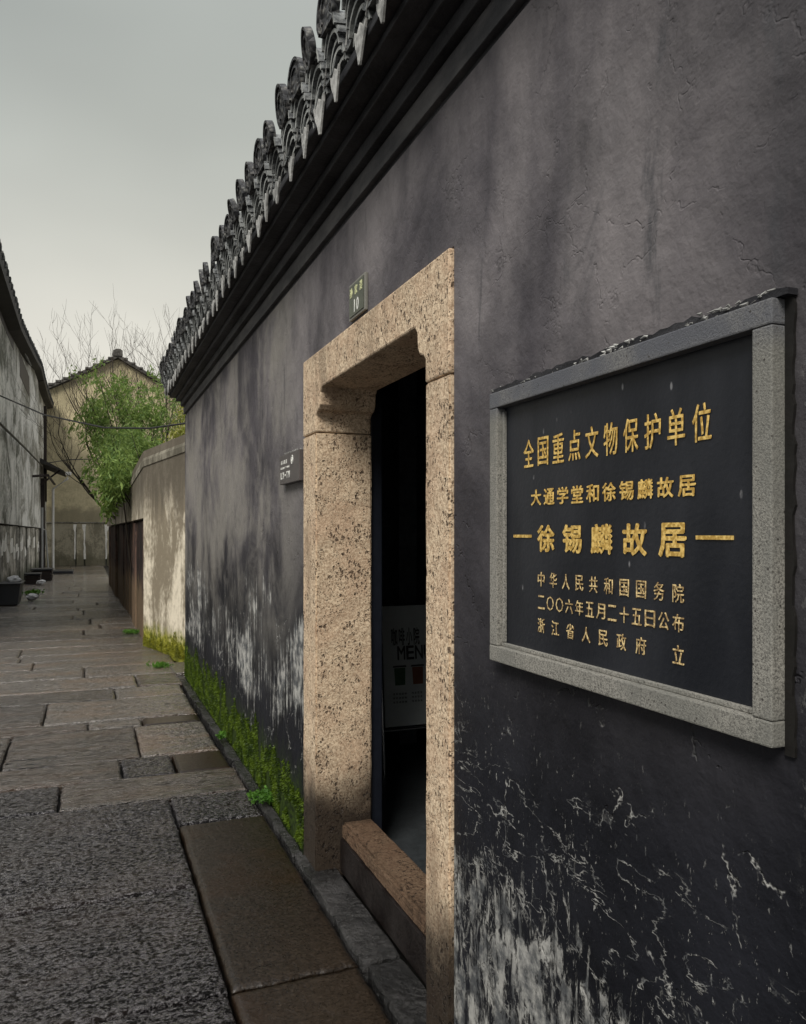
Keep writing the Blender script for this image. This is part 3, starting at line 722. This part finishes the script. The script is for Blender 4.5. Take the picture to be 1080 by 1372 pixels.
# ================================================================== SMALL PLATES
pl = empty('house_number_plate', (.99, 2.97, 2.52)); tag(pl, 'small grey green house number plate fixed above the granite lintel', 'number plate')
obj('rim', B(.986, .999, 2.872, 3.070, 2.448, 2.592, bevel=.003), MNUMF, pl)
obj('plate', B(.983, .9855, 2.884, 3.058, 2.458, 2.582), MNUM, pl)
walltext('lettering', row('孙家溇', 3.032, 2.910, 2.552, .032, .036), .0005, .02, MYINK, pl, .9825)
for it in row('10', 2.99, 2.952, 2.492, .026, .048): walltext('character', [it], .0003, .03, MINK, pl, .9825)
pq = empty('museum_plaque', (.98, 4.03, 1.93)); tag(pq, 'small dark plaque with white lettering on the black wall left of the doorway', 'plaque')
obj('plate', B(.968, .9985, 3.822, 4.245, 1.850, 2.005, bevel=.003), MPLAQ, pq)
walltext('lettering', row('名人故居', 4.20, 4.09, 1.965, .024, .020), .0005, .02, MINK, pq, .9675)
walltext('lettering', row('CELEBRITY HOUSE', 4.215, 4.02, 1.935, .009, .010), .0005, .01, MINK, pq, .9675)
walltext('lettering', row('LX-TM', 4.20, 4.03, 1.895, .030, .034), .0005, .03, MINK, pq, .9675)
bm = bmesh.new(); cc = [(3.96+math.cos(t)*.020, 1.965+math.sin(t)*.022) for t in (2*math.pi*k/20 for k in range(21))]
tube(bm, [(.967, a, b) for a, b in cc], .002, 4); tube(bm, [(.967, 3.96+(a-3.96)*.45, 1.965+(b-1.965)*.45) for a, b in cc], .003, 4)
obj('emblem', bm, MINK, pq)
bm = bmesh.new()
for k in range(26):
    yy = random.uniform(3.81, 4.20); c_ = Vector((.985, yy, 2.009+random.uniform(-.001, .006))); r = random.uniform(.003, .007)
    tube(bm, [c_, c_+Vector((0, random.uniform(.01, .03), random.uniform(-.003, .003)))], [r, r*.4], 5)
tag(obj('lime_crust', bm, MMORT, pq), kind='stuff')

# ================================================================== MENU BOARD IN THE ROOM
mb = empty('menu_board', (2.010, 4.7, .06)); tag(mb, 'standing menu board with cup drawings in the dark room behind the doorway', 'menu board')
def tilt(o, ang=.10): o.rotation_euler = (-ang, 0, 0); return o
bmB = B(-.25, .27, -.008, .008, .29, 1.06, bevel=.003); tilt(obj('board', bmB, MBOARD, mb, loc=(2.010, 4.70, .06)))
def bt(items, mat, bold=.02):
    bm = glyphs(items, .0006, bold)
    bmesh.ops.rotate(bm, verts=bm.verts, cent=(0, 0, 0), matrix=Matrix.Rotation(R(90), 3, 'X'))
    o = obj('lettering', bm, mat, mb, loc=(2.010, 4.70, .06), keep=True)
    for v in o.data.vertices: v.co.y -= .0095
    return tilt(o)
bt([(c, .040, .11, -.17+i*.052, .86) for i, c in enumerate('咖啡小院')], MDARKINK)
bt([(c, .052, .085, -.125+i*.062, .755) for i, c in enumerate('MENU')], MDARKINK, .03)
bt([(c, .014, .014, -.185+i*.020+(.03 if i > 4 else 0), .495-j*.026) for i, c in enumerate('绿茶清甜咖啡拿铁香') for j in range(3)], MDARKINK, .0)
for cxx, mt in ((-.14, MCUPG), (-.015, MCUPO)):
    bm = prism(bmesh.new(), [(cxx-.038, .66), (cxx+.038, .66), (cxx+.034, .55), (cxx-.034, .55)], 'y', -.0105, -.0087); tilt(obj('cup_drawing', bm, mt, mb, loc=(2.010, 4.70, .06)))
    bm = prism(bmesh.new(), [(cxx-.042, .675), (cxx+.042, .675), (cxx+.048, .664), (cxx-.048, .664)], 'y', -.0115, -.0087); tilt(obj('cup_drawing', bm, MDARKINK, mb, loc=(2.010, 4.70, .06)))
for xx in (-.265, .285):
    tilt(obj('stand_leg', tube(bmesh.new(), [(xx, 0, 1.0), (xx, 0, 0.0)], .009, 8), MCHROME, mb, loc=(2.010, 4.70, .06)))
    obj('stand_leg', tube(bmesh.new(), [(xx-.02, .10, .98), (xx-.02, .48, .0)], .008, 8), MCHROME, mb, loc=(2.010, 4.70, .06))
tilt(obj('stand_rail', tube(bmesh.new(), [(-.265, .0, .27), (.285, .0, .27)], .009, 8), MCHROME, mb, loc=(2.010, 4.70, .06)))

# ================================================================== CREAM WALL BEYOND
cw = empty('cream_garden_wall', (1, 10.2, 0)); tag(cw, 'low cream plastered garden wall with mossy foot, bending along the alley', 'wall')
path = [(1.34, 9.25), (.724, 11.7), (.70, 14.6), (.66, 18.3), (.585, 22.2), (.56, 27.0)]
tops = [2.86, 2.74, 2.62, 2.52, 2.45, 2.40]
def run(bm, path, z0s, z1s, th, mat=0, side=1):
    for i in range(len(path)-1):
        (xa, ya), (xb, yb) = path[i], path[i+1]
        d = Vector((xb-xa, yb-ya, 0)).normalized(); nrm = Vector((d.y, -d.x, 0))*th*side
        a = Vector((xa, ya, 0)); b = Vector((xb, yb, 0))
        pts = [a+Vector((0, 0, z0s[i])), b+Vector((0, 0, z0s[i+1])), b+Vector((0, 0, z1s[i+1])), a+Vector((0, 0, z1s[i]))]
        F = [bm.verts.new(p) for p in pts]; G = [bm.verts.new(p+nrm) for p in pts]
        bm.faces.new(F); bm.faces.new(G[::-1])
        for k in range(4): bm.faces.new((F[k], G[k], G[(k+1) % 4], F[(k+1) % 4]))
    return bm
obj('plaster', run(bmesh.new(), path[:2], [-.05, -.05], tops[:2], .30), MCREAM, cw)
obj('plaster', run(bmesh.new(), path[1:], [1.80]*5, tops[1:], .30), MCREAM, cw)
off = [(p[0]-.035, p[1]) for p in path]
capb = bmesh.new()
for i in range(len(path)-1):
    (xa, ya), (xb, yb) = path[i], path[i+1]; d = Vector((xb-xa, yb-ya, 0)).normalized(); n3 = Vector((d.y, -d.x, 0))
    prof = [(-.012, -.24), (-.012, -.16), (.03, -.02), (.14, .025), (.28, .0), (.32, -.16)]
    A_ = [capb.verts.new(Vector((xa, ya, tops[i]))+n3*p[0]+Vector((0, 0, p[1]+.02))) for p in prof]; B_ = [capb.verts.new(Vector((xb, yb, tops[i+1]))+n3*p[0]+Vector((0, 0, p[1]+.02))) for p in prof]
    n = len(prof)
    for k in range(n): capb.faces.new((A_[k], A_[(k+1) % n], B_[(k+1) % n], B_[k]))
    capb.faces.new(A_); capb.faces.new(B_[::-1])
obj('coping', capb, MCAP, cw)
# brown stone slabs set on edge below the plaster
def lerp_path(t):
    L_ = [(Vector(path[i+1])-Vector(path[i])).length for i in range(1, len(path)-1)]
    for i, l in enumerate(L_):
        if t <= l: return Vector(path[i+1]).lerp(Vector(path[i+2]), t/l)
        t -= l
    return Vector(path[-1])
t = 0
while t < 15.0:
    w = rr.uniform(.55, .95); a = lerp_path(t+.02); b = lerp_path(min(15.2, t+w-.02)); dx = rr.uniform(-.01, .06)+.03
    bm = bmesh.new(); run(bm, [(a.x+dx, a.y), (b.x+dx, b.y)], [-.05, -.05], [1.78+rr.uniform(-.02, .01)]*2, .2)
    bmesh.ops.bevel(bm, geom=bm.edges[:], offset=.012, segments=1, affect='EDGES')
    obj('stone_slab', bm, MSLABD, cw); t += w
obj('slab_backing', run(bmesh.new(), [(p[0]+.16, p[1]+.02) for p in path[1:]], [-.05]*5, [1.79]*5, .15), MWOOD, cw)

# ================================================================== LEFT HOUSES
def left_house(y0, y1, x, htop, label, mat, slabmat, patches):
    h = empty('limewashed_house', (x, y0, 0)); tag(h, label, 'house', 'old limewashed houses on the canal side of the alley')
    obj('wall', B(x-.3, x, y0, y1, 1.80, htop), mat, h)
    obj('wall_core', B(x-.3, x-.145, y0, y1, -.05, 1.795), MWOOD, h)
    obj('side_wall', B(x-6, x-.31, y0, y0+.25, -.05, htop), mat, h)
    y = y0
    while y < y1-.2:
        w = min(rr.uniform(.7, 1.15), y1-y)
        dx = rr.uniform(-.03, .03); s = obj('stone_slab', B(x-.14+dx, x-.045+dx, y+.03, y+w-.03, -.05, 1.77+rr.uniform(-.02, .01), bevel=.01), slabmat, h)
        if rr.random() < patches:
            z0 = rr.uniform(.7, 1.2)
            pts = [(y+.05+rr.random()*.1, z0), (y+w*.5, z0+rr.uniform(-.06, .06)), (y+w-.08, z0+rr.uniform(-.05, .1)), (y+w-.06, z0+rr.uniform(.15, .5)), (y+w*.4, z0+rr.uniform(.2, .4)), (y+.04, z0+rr.uniform(.2, .45))]
            obj('whitewash_patch', prism(bmesh.new(), pts, 'x', x+dx-.0445, x+dx-.040), MWASH, h)
        y += w
    return h
H1 = left_house(13, 24.4, -1.77, 6.85, 'streaky grey limewashed house at the left edge with a dark slit opening under its eave', MGREYW, MSLABP, .9)
H2 = left_house(24.42, 33.8, -1.80, 7.45, 'paler limewashed house behind the streaky one, with a dark opening under the eave', MWHITE, MSLABP, .8)
H3 = left_house(33.82, 41.6, -1.86, 7.6, 'farthest narrow limewashed house with a timber corner post and drainpipe', MWHITE, MSLABP, .5)
obj('window_opening', B(-1.80, -1.762, 19.0, 22.4, 6.25, 6.62), MWOOD, H1)
obj('window_opening', B(-1.83, -1.79, 24.6, 28.6, 6.05, 6.7), MWOOD, H2)
obj('corner_post', B(-1.90, -1.74, 39.0, 39.5, 3.0, 7.3), MWOOD, H3)
obj('corner_post', B(-1.90, -1.70, 36.6, 36.9, 0, 3.9), MWOOD, H3)
def left_roof(h, pts, name='roof'):
    bm = bmesh.new()
    for (xa, ya, za), (xb, yb, zb) in zip(pts, pts[1:]):
        prof = [(0, -.26), (.02, -.05), (-.05, 0), (-5.5, 2.2), (-5.5, 1.9), (-.32, -.34)]
        A_ = [bm.verts.new((xa+p[0], ya, za+p[1])) for p in prof]; B_ = [bm.verts.new((xb+p[0], yb, zb+p[1])) for p in prof]
        n = len(prof)
        for k in range(n): bm.faces.new((A_[k], A_[(k+1) % n], B_[(k+1) % n], B_[k]))
        bm.faces.new(A_); bm.faces.new(B_[::-1])
    return obj(name, bm, MEAVE, h)
ME_LT = mesh_of(arch(.085, .05, 0, -5.4, 2.16, -88, 88, 5), MROOF, 'tile_row')
ME_LM = mesh_of(prism(bmesh.new(), [(-.06, .02), (.06, .02), (.0, -.10)], 'x', -.02, .02), MTILE, 'drip_tile')
def lroofs(h, pts):
    r = left_roof(h, pts)
    for (xa, ya, za), (xb, yb, zb) in zip(pts, pts[1:]):
        n = max(1, int((yb-ya)/.24))
        for k in range(n):
            f = (k+.5)/n; p = Vector((xa, ya, za)).lerp(Vector((xb, yb, zb)), f)
            inst(ME_LT, 'tile_row', r, (p.x+.02+rr.uniform(-.02, .02), p.y, p.z-.02+rr.uniform(-.015, .015)))
            if k % 2 == 0: inst(ME_LM, 'drip_tile', r, (p.x+.03, p.y+.12, p.z-.03))
lroofs(H1, [(-1.47, 12.6, 6.72), (-1.49, 21.0, 6.72), (-1.50, 24.4, 6.98)])
lroofs(H2, [(-1.50, 24.42, 7.0), (-1.53, 28.0, 7.35), (-1.58, 31.5, 7.78), (-1.60, 33.8, 7.80)])
lroofs(H3, [(-1.60, 33.82, 7.78), (-1.60, 37.5, 7.75), (-1.58, 41.9, 7.9)])
obj('eave_fascia', tube(bmesh.new(), [(-1.66, 13, 6.62), (-1.66, 23, 6.60)], .03, 5), MMORT, H1)
obj('eave_fascia', tube(bmesh.new(), [(-1.70, 24.5, 6.75), (-1.72, 28.2, 7.0)], .03, 5), MMORT, H2)
# awning, lamp and pipes on the far house
aw = empty('tin_awning', (-1.3, 36, 4)); tag(aw, 'dark tin awning sticking out over a side door at the alley end', 'awning')
obj('sheet', prism(bmesh.new(), [(-1.84, 4.70), (-.95, 4.20), (-.92, 4.14), (-1.84, 4.50)], 'y', 36.0, 39.5), MEAVE, aw)
obj('bracket', tube(bmesh.new(), [(-1.84, 36.2, 3.6), (-1.1, 36.2, 4.22)], .04, 6), MWOOD, aw)
obj('bracket', tube(bmesh.new(), [(-1.84, 30.2, 3.55), (-1.3, 30.2, 3.60), (-1.30, 36, 3.62)], .05, 6), MWOOD, aw)
dp = empty('drainpipe', (-1.45, 38.5, 0)); tag(dp, 'white plastic drainpipe with an angled top at the end of the alley', 'pipe')
obj('pipe', tube(bmesh.new(), [(-1.45, 38.5, -.02), (-1.45, 38.5, 3.55), (-.85, 38.5, 4.02), (-.85, 38.5, 4.25)], .055, 8), MPIPE, dp)
obj('elbow', B(-.95, -.70, 38.4, 38.6, 4.18, 4.32, bevel=.02), MPIPE, dp)
d2 = empty('grey_conduit', (-1.7, 36.5, 0)); tag(d2, 'thin grey conduit pipe standing on the slabs before the drainpipe', 'pipe')
obj('pipe', tube(bmesh.new(), [(-1.70, 34.6, 0), (-1.70, 34.6, 2.6)], .05, 6), MGREYP, d2)
obj('pipe', tube(bmesh.new(), [(-1.55, 36.4, 0), (-1.66, 36.4, 1.7), (-1.78, 36.4, 1.75)], .04, 6), MGREYP, d2)
# clutter along the left foot
bn = empty('plastic_bin', (-1.60, 19.6, 0)); tag(bn, 'dark plastic bin with a pale crumpled cloth at the left edge of the alley', 'bin')
obj('tub', prism(bmesh.new(), [(-1.78, .02), (-1.44, .02), (-1.38, .46), (-1.80, .46)], 'y', 19.2, 20.2), MBIN, bn)
obj('rim', B(-1.82, -1.35, 19.15, 20.25, .461, .49, bevel=.01), MBIN, bn)
def lump(x, y, z, r, mat, name, parent=None, sq=.6):
    bm = bmesh.new(); bmesh.ops.create_icosphere(bm, subdivisions=2, radius=r)
    for v in bm.verts: v.co *= random.uniform(.75, 1.2); v.co.z *= sq
    return obj(name, bm, mat, parent, loc=(x, y, z))
tag(lump(-1.56, 19.8, .54, .15, MRAG, 'crumpled_cloth'), 'pale crumpled cloth lying on the dark bin', 'cloth')
tag(lump(-1.22, 20.4, .09, .13, MRAG, 'broken_stone'), 'small pale stone at the foot of the dark bin', 'stone')
for (x, y, w, d, h, lab) in ((-1.62, 27.4, .4, .8, .26, 'dark wooden crate against the left wall halfway down the alley'), (-1.45, 29.3, .6, 1.1, .32, 'low dark crate behind the first one on the left')):
    cr = empty('wooden_crate', (x, y, 0)); tag(cr, lab, 'crate', 'crates along the left wall')
    for k in range(3): obj('slat', B(x-w/2, x+w/2, y-d/2, y-d/2+.03, .03+k*h/3, .03+(k+.8)*h/3), MWOOD, cr)
    for k in range(3): obj('slat', B(x+w/2+.001, x+w/2+.03, y-d/2, y+d/2, .03+k*h/3, .03+(k+.8)*h/3), MWOOD, cr)
    obj('lid', B(x-w/2-.03, x+w/2+.05, y-d/2-.03, y+d/2, h+.03, h+.07), MBIN, cr)
    obj('core', B(x-w/2+.02, x+w/2-.02, y-d/2+.04, y+d/2-.04, .0, h), MBIN, cr)
tag(lump(-1.33, 26.3, .10, .13, MRAG, 'grey_stone'), 'grey loose stone beside the nearer crate', 'stone')
tag(obj('drain_cover', B(-1.4, -.55, 33.6, 35.2, .005, .10, bevel=.02), MBIN), 'raised dark drain cover at the foot of the drainpipe', 'drain cover')

# ================================================================== OCHRE HOUSE AT THE END
oh = empty('ochre_house', (1, 42, 0)); tag(oh, 'ochre house with a gable closing the far end of the alley', 'house')
gab = [(-5.2, 2.10), (9, 2.10), (9, 8.2), (4.8, 8.50), (3.0, 9.35), (1.38, 10.28), (-.2, 9.35), (-1.8, 8.5), (-5.2, 7.7)]
obj('wall', prism(bmesh.new(), gab, 'y', 42, 42.4), MOCH, oh)
xs = [-2.3, -1.35, -.35, .12, 1.0, 1.25, 2.3, 3.2]
obj('dado_backing', B(-5.2, 9, 42.06, 42.4, -.05, 2.095), MSLABP, oh)
for a, b in zip([-2.0, -.55, -.15, .85, 1.15, 2.2], [-.58, -.18, .82, 1.12, 2.15, 3.2]):
    obj('stone_slab', B(a+.02, b-.02, 41.97, 42.055, -.05, 2.06, bevel=.015), MSLABO, oh)
for xx in (-.60, -.165, .835, 1.135):
    w_ = rr.uniform(.02, .05); zs_ = [.3+k*.19 for k in range(10)]
    lf = [(xx-w_*rr.uniform(.4, 1.5)*(2.0 if z_ > 1.75 else 1), z_) for z_ in zs_]; rg_ = [(xx+w_*rr.uniform(.4, 1.5)*(2.2 if z_ > 1.8 else 1), z_) for z_ in zs_[::-1]]
    obj('whitewash_patch', prism(bmesh.new(), lf+rg_, 'y', 41.955, 41.968), MWASH, oh)
obj('dado_ledge', B(-5.2, 9, 41.94, 41.999, 2.064, 2.13, bevel=.01), MCAP, oh)
rp = [(-5.4, 7.72), (-1.85, 8.52), (-.2, 9.40), (1.2, 10.20), (1.38, 10.32), (1.56, 10.20), (3.0, 9.40), (4.85, 8.52), (9.2, 8.2)]
rb = bmesh.new()
for (xa, za), (xb, zb) in zip(rp, rp[1:]):
    A_ = [rb.verts.new(p) for p in ((xa, 41.75, za), (xb, 41.75, zb), (xb, 41.75, zb+.16), (xa, 41.75, za+.16))]; B_ = [rb.verts.new((v.co.x, 50, v.co.z)) for v in A_]
    rb.faces.new(A_); rb.faces.new(B_[::-1])
    for k in range(4): rb.faces.new((A_[k], B_[k], B_[(k+1) % 4], A_[(k+1) % 4]))
orf = obj('roof', rb, MROOF, oh)
for (xa, za), (xb, zb) in zip(rp, rp[1:]):
    n = max(1, int(math.hypot(xb-xa, zb-za)/.34))
    for k in range(n):
        f = (k+.5)/n; x_ = xa+(xb-xa)*f; z_ = za+(zb-za)*f+.16
        obj('gable_tile', B(x_-.11, x_+.11, 41.70, 42.3, z_-.05, z_+.05+rr.uniform(-.02, .02), bevel=.02), MROOF, orf)
obj('ridge_ornament', prism(bmesh.new(), [(1.16, 10.42), (1.60, 10.42), (1.60, 10.66), (1.48, 10.74), (1.30, 10.73), (1.15, 10.64)], 'y', 41.72, 42.5), MROOF, orf)

# ================================================================== VEGETATION
def grow(bm, p, d, length, r, depth, rng, spread=.5, up=.1, tips=None, seg=4):
    pts = [p]; rad = [r]; q = p.copy(); dd = d.copy()
    for i in range(seg):
        dd = (dd + Vector((rng.uniform(-.16, .16), rng.uniform(-.16, .16), rng.uniform(-.08, .12)+up*.3))).normalized()
        q = q + dd*length/seg; pts.append(q.copy()); rad.append(r*(1-.42*(i+1)/seg))
    tube(bm, pts, rad, 6 if r > .02 else 4 if r > .008 else 3, cap=False)
    if tips is not None: tips.extend(pts[2:] if depth <= 1 else [])
    if depth <= 0: return
    k = rng.choice((2, 3, 3))
    for i in range(k):
        t = rng.uniform(.35, 1.0) if i else 1.0
        bp = pts[min(seg, max(1, int(t*seg)))]
        a = Vector((rng.uniform(-1, 1), rng.uniform(-1, 1), rng.uniform(-.3, .6))).normalized()
        nd = (dd + a*spread*(1.1 if i else .5)).normalized()
        grow(bm, bp, nd, length*rng.uniform(.58, .82), max(.003, r*rng.uniform(.42, .60)), depth-1, rng, spread, up, tips, seg)
def leaves(bm, c, rad, n, size, rng, droop=.6, narrow=.22, flat=1.):
    for _ in range(n):
        while True:
            v = Vector((rng.uniform(-1, 1), rng.uniform(-1, 1), rng.uniform(-1, 1)))
            if v.length < 1: break
        p = Vector(c)+Vector((v.x*rad[0], v.y*rad[1], v.z*rad[2]))
        d = Vector((rng.uniform(-1, 1), rng.uniform(-1, 1), rng.uniform(-1, .6)-droop)).normalized(); s = size*rng.uniform(.6, 1.4)
        w = d.cross(Vector((rng.uniform(-1, 1), rng.uniform(-1, 1), rng.uniform(-1, 1)))).normalized()*s*narrow
        n3 = d.cross(w).normalized()*s*.08
        a = bm.verts.new(p); b = bm.verts.new(p+d*s*.4+w+n3); c_ = bm.verts.new(p+d*s); e_ = bm.verts.new(p+d*s*.4-w+n3)
        bm.faces.new((a, b, c_)); bm.faces.new((a, c_, e_))
rg = random.Random(5)
def bare(name, base, lean, h, r, seed, label, depth=6, grp='leafless trees behind the cream wall'):
    g = random.Random(seed); t = empty(name, base); tag(t, label, 'tree', grp)
    b = Vector(base); bm = bmesh.new(); top = b+Vector(lean)*h*.42
    mid = b.lerp(top, .5)+Vector((g.uniform(-.1, .1), 0, 0))
    tube(bm, [b, mid, top], [r*1.3, r*1.05, r*.85], 8)
    obj('trunk', bm, MBARK, t)
    bm = bmesh.new()
    dirs = [Vector((-.75, .1, .8)), Vector((-.25, -.2, 1)), Vector((.35, .1, 1)), Vector((.1, .4, .9)), Vector((-.9, -.2, .45)), Vector((-.6, .1, .95)), Vector((.5, -.3, .8))]
    for i, d in enumerate(dirs):
        grow(bm, b.lerp(top, .75+.25*g.random()), (d+Vector(lean)*.4).normalized(), h*g.uniform(.25, .32), r*.6, depth-1, g, .72, .18)
    obj('branches', bm, MBARK, t); return t
bare('bare_tree', (.95, 20.5, .0), (-.12, 0, 1), 5.7, .06, 21, 'leafless tree leaning left in front of the ochre gable')
bare('bare_tree', (2.0, 21.5, .0), (-.04, 0, 1), 6.3, .07, 8, 'taller leafless tree beside the black house eave')
def bamboo(name, label, clumps, mat, seed, base, size=.16, nper=260, cat='bamboo', stems=14, nar=.15):
    g = random.Random(seed); t = empty(name, base); tag(t, label, cat)
    bm = bmesh.new()
    for (c, r, k) in clumps:
        for _ in range(k):
            # small sprays clustered through the clump
            q = Vector(c)+Vector((g.gauss(0, .5)*r[0], g.gauss(0, .5)*r[1], g.gauss(0, .5)*r[2]))
            leaves(bm, q, (.13, .13, .20), nper//10, size, g, .6, nar)
    o = obj('foliage', bm, mat, t)
    bm = bmesh.new()
    for _ in range(stems):
        c, r, k = g.choice(clumps); e_ = Vector(c)+Vector((g.uniform(-1, 1)*r[0], g.uniform(-1, 1)*r[1], r[2]*.6))
        b0 = Vector(base)+Vector((g.uniform(-.4, .4), g.uniform(-.5, .5), 0)); m_ = b0.lerp(e_, .6); m_.z += .5
        tube(bm, [b0, b0.lerp(m_, .5), m_, e_], [.018, .015, .011, .004], 4)
    obj('stem', bm, MBARK, t)
bamboo('bamboo_clump', 'bright green bamboo drooping over the cream wall into the alley',
       [((.55, 15.3, 2.75), (.42, .9, .45), 66), ((.40, 14.6, 2.45), (.20, .5, .38), 44), ((.85, 16.2, 3.15), (.5, 1.0, .45), 60)], MLEAF, 3, (1.25, 15.6, 0), .115, 300)
bamboo('leafy_shrub', 'tall green bamboo shrub growing under the leafless trees behind the wall',
       [((.75, 18.8, 4.35), (1.0, .9, .95), 120), ((.1, 18.6, 4.1), (.55, .6, .7), 40), ((1.35, 19.3, 4.1), (.8, .8, .9), 75), ((.6, 18.0, 3.5), (.8, .8, .5), 50)], MLEAF, 9, (1.4, 18.8, 0), .11, 230, 'shrub', 20)
bamboo('yellow_shrub', 'small yellowish shrub showing at the far corner of the black house',
       [((1.62, 14.6, 3.35), (.30, .5, .45), 40), ((1.75, 15.5, 3.7), (.3, .5, .4), 20)], MLEAFY, 4, (1.9, 14.8, 0), .10, 180, 'shrub', 8)
# weeds at the kerb
def weed(x, y, z, r, n, label, size=.03, mat=MWEED):
    g = random.Random(int(x*100+y*10)); bm = bmesh.new()
    for _ in range(n//6):
        a = g.uniform(0, 6.28); d = Vector((math.cos(a)*.5, math.sin(a)*.5, g.uniform(.5, 1.3))).normalized(); e_ = d*r*g.uniform(.5, 1.1)
        b0 = Vector((g.gauss(0, .45)*r, g.gauss(0, .45)*r, 0)) if r > .1 else Vector((0, 0, 0)); e_ = e_*(.5 if r > .1 else 1)+b0
        tube(bm, [b0, b0.lerp(e_, .5), e_], [.0012, .001, .0006], 3, cap=False)
        for k in range(6):
            leaves(bm, b0.lerp(e_, g.uniform(.5, 1.05)), (.007, .007, .007), 2, size*.6, g, -.3, .42)
    o = obj('weed', bm, mat, None, loc=(x, y, z)); tag(o, label, 'weed', 'weeds at the foot of the black wall')
weed(.955, 4.58, .03, .105, 520, 'bright green fern-like weed at the kerb just left of the doorway', .026)
weed(.93, 6.05, .03, .07, 150, 'small bright weed at the kerb halfway along the mossy wall', .024)
weed(.80, 9.75, .0, .12, 600, 'flat tuft of weeds at the foot of the cream wall', .022)
weed(.66, 13.2, .0, .14, 500, 'dark tuft of weeds at the foot of the brown slabs', .028)
weed(-1.35, 22.5, .0, .25, 160, 'green weed growing by the left wall behind the bin', .08)
weed(1.0, 1.55, .03, .10, 120, 'dark weed at the wall foot below the sign', .04)
# moss cushion on the wall foot
def moss(name, label, mat, n, fpos, size):
    g = random.Random(2); bm = bmesh.new()
    for _ in range(n):
        p, nrm = fpos(g)
        if p is None: continue
        s = size*g.uniform(.5, 1.5)
        d = (nrm*g.uniform(.15, .8)+Vector((g.uniform(-.3, .3), g.uniform(-.6, .6), g.uniform(-1.0, .9)))).normalized()
        w = d.cross(nrm).normalized()*s*.28
        a = bm.verts.new(p-w); b = bm.verts.new(p+w); c_ = bm.verts.new(p+d*s); bm.faces.new((a, b, c_))
    tag(obj(name, bm, mat), label, kind='stuff')
def mwall(g):
    y = g.uniform(3.84, 9.04); hz = .22+.26*abs(mn.noise(Vector((y*2.3, 0, 0))))+.16*abs(mn.noise(Vector((y*9, 3, 0))))+.05*min(1., max(0., y-5))
    z = .015+hz*g.random()**1.3
    if mn.noise(Vector((y*7, z*5, 1))) < -.28: return None, None
    return Vector((.9985, y, z)), Vector((-1, 0, 0))
moss('wall_moss', 'vivid green moss covering the foot of the black wall', MMOSS, 42000, mwall, .013)
def mcream(g):
    f = g.random(); a, b = Vector((1.34, 9.25, 0)), Vector((.724, 11.7, 0)); p = a.lerp(b, f); nrm = Vector((-.97, -.245, 0))
    z = (.10+.36*abs(mn.noise(Vector((f*9, 5, 0)))))*g.random()**1.3
    return p+Vector((0, 0, z+.01)), nrm
moss('yellow_moss', 'yellow green moss on the foot of the cream wall', MMOSSY, 9000, mcream, .018)

# ================================================================== CABLES
def cable(name, pts, r, label):
    P = []
    for i in range(len(pts)-1):
        for k in range(8): P.append(Vector(pts[i]).lerp(Vector(pts[i+1]), k/8))
    P.append(Vector(pts[-1]))
    tag(obj(name, tube(bmesh.new(), P, r, 5), MWIRE), label, 'cable', 'cables across the alley')
cable('overhead_cable', [(-1.74, 16.0, 4.10), (-1.297, 14, 3.765), (-.585, 12.6, 3.303), (.205, 11.4, 3.009), (.713, 10.4, 2.901), (1.05, 9.45, 2.86), (1.32, 9.07, 2.90)], .012, 'black cable sagging across the alley from the left house to the black house corner')
cable('wall_cable', [(-1.75, 13.2, 3.75), (-1.69, 18.35, 3.852), (-1.64, 25, 3.98), (-1.64, 33.5, 4.17)], .030, 'black cable running along the face of the left houses')
cable('far_cable', [(-1.70, 33.0, 4.2), (-.6, 30, 4.15), (.9, 26, 3.9)], .018, 'thin cable crossing low in front of the ochre wall')
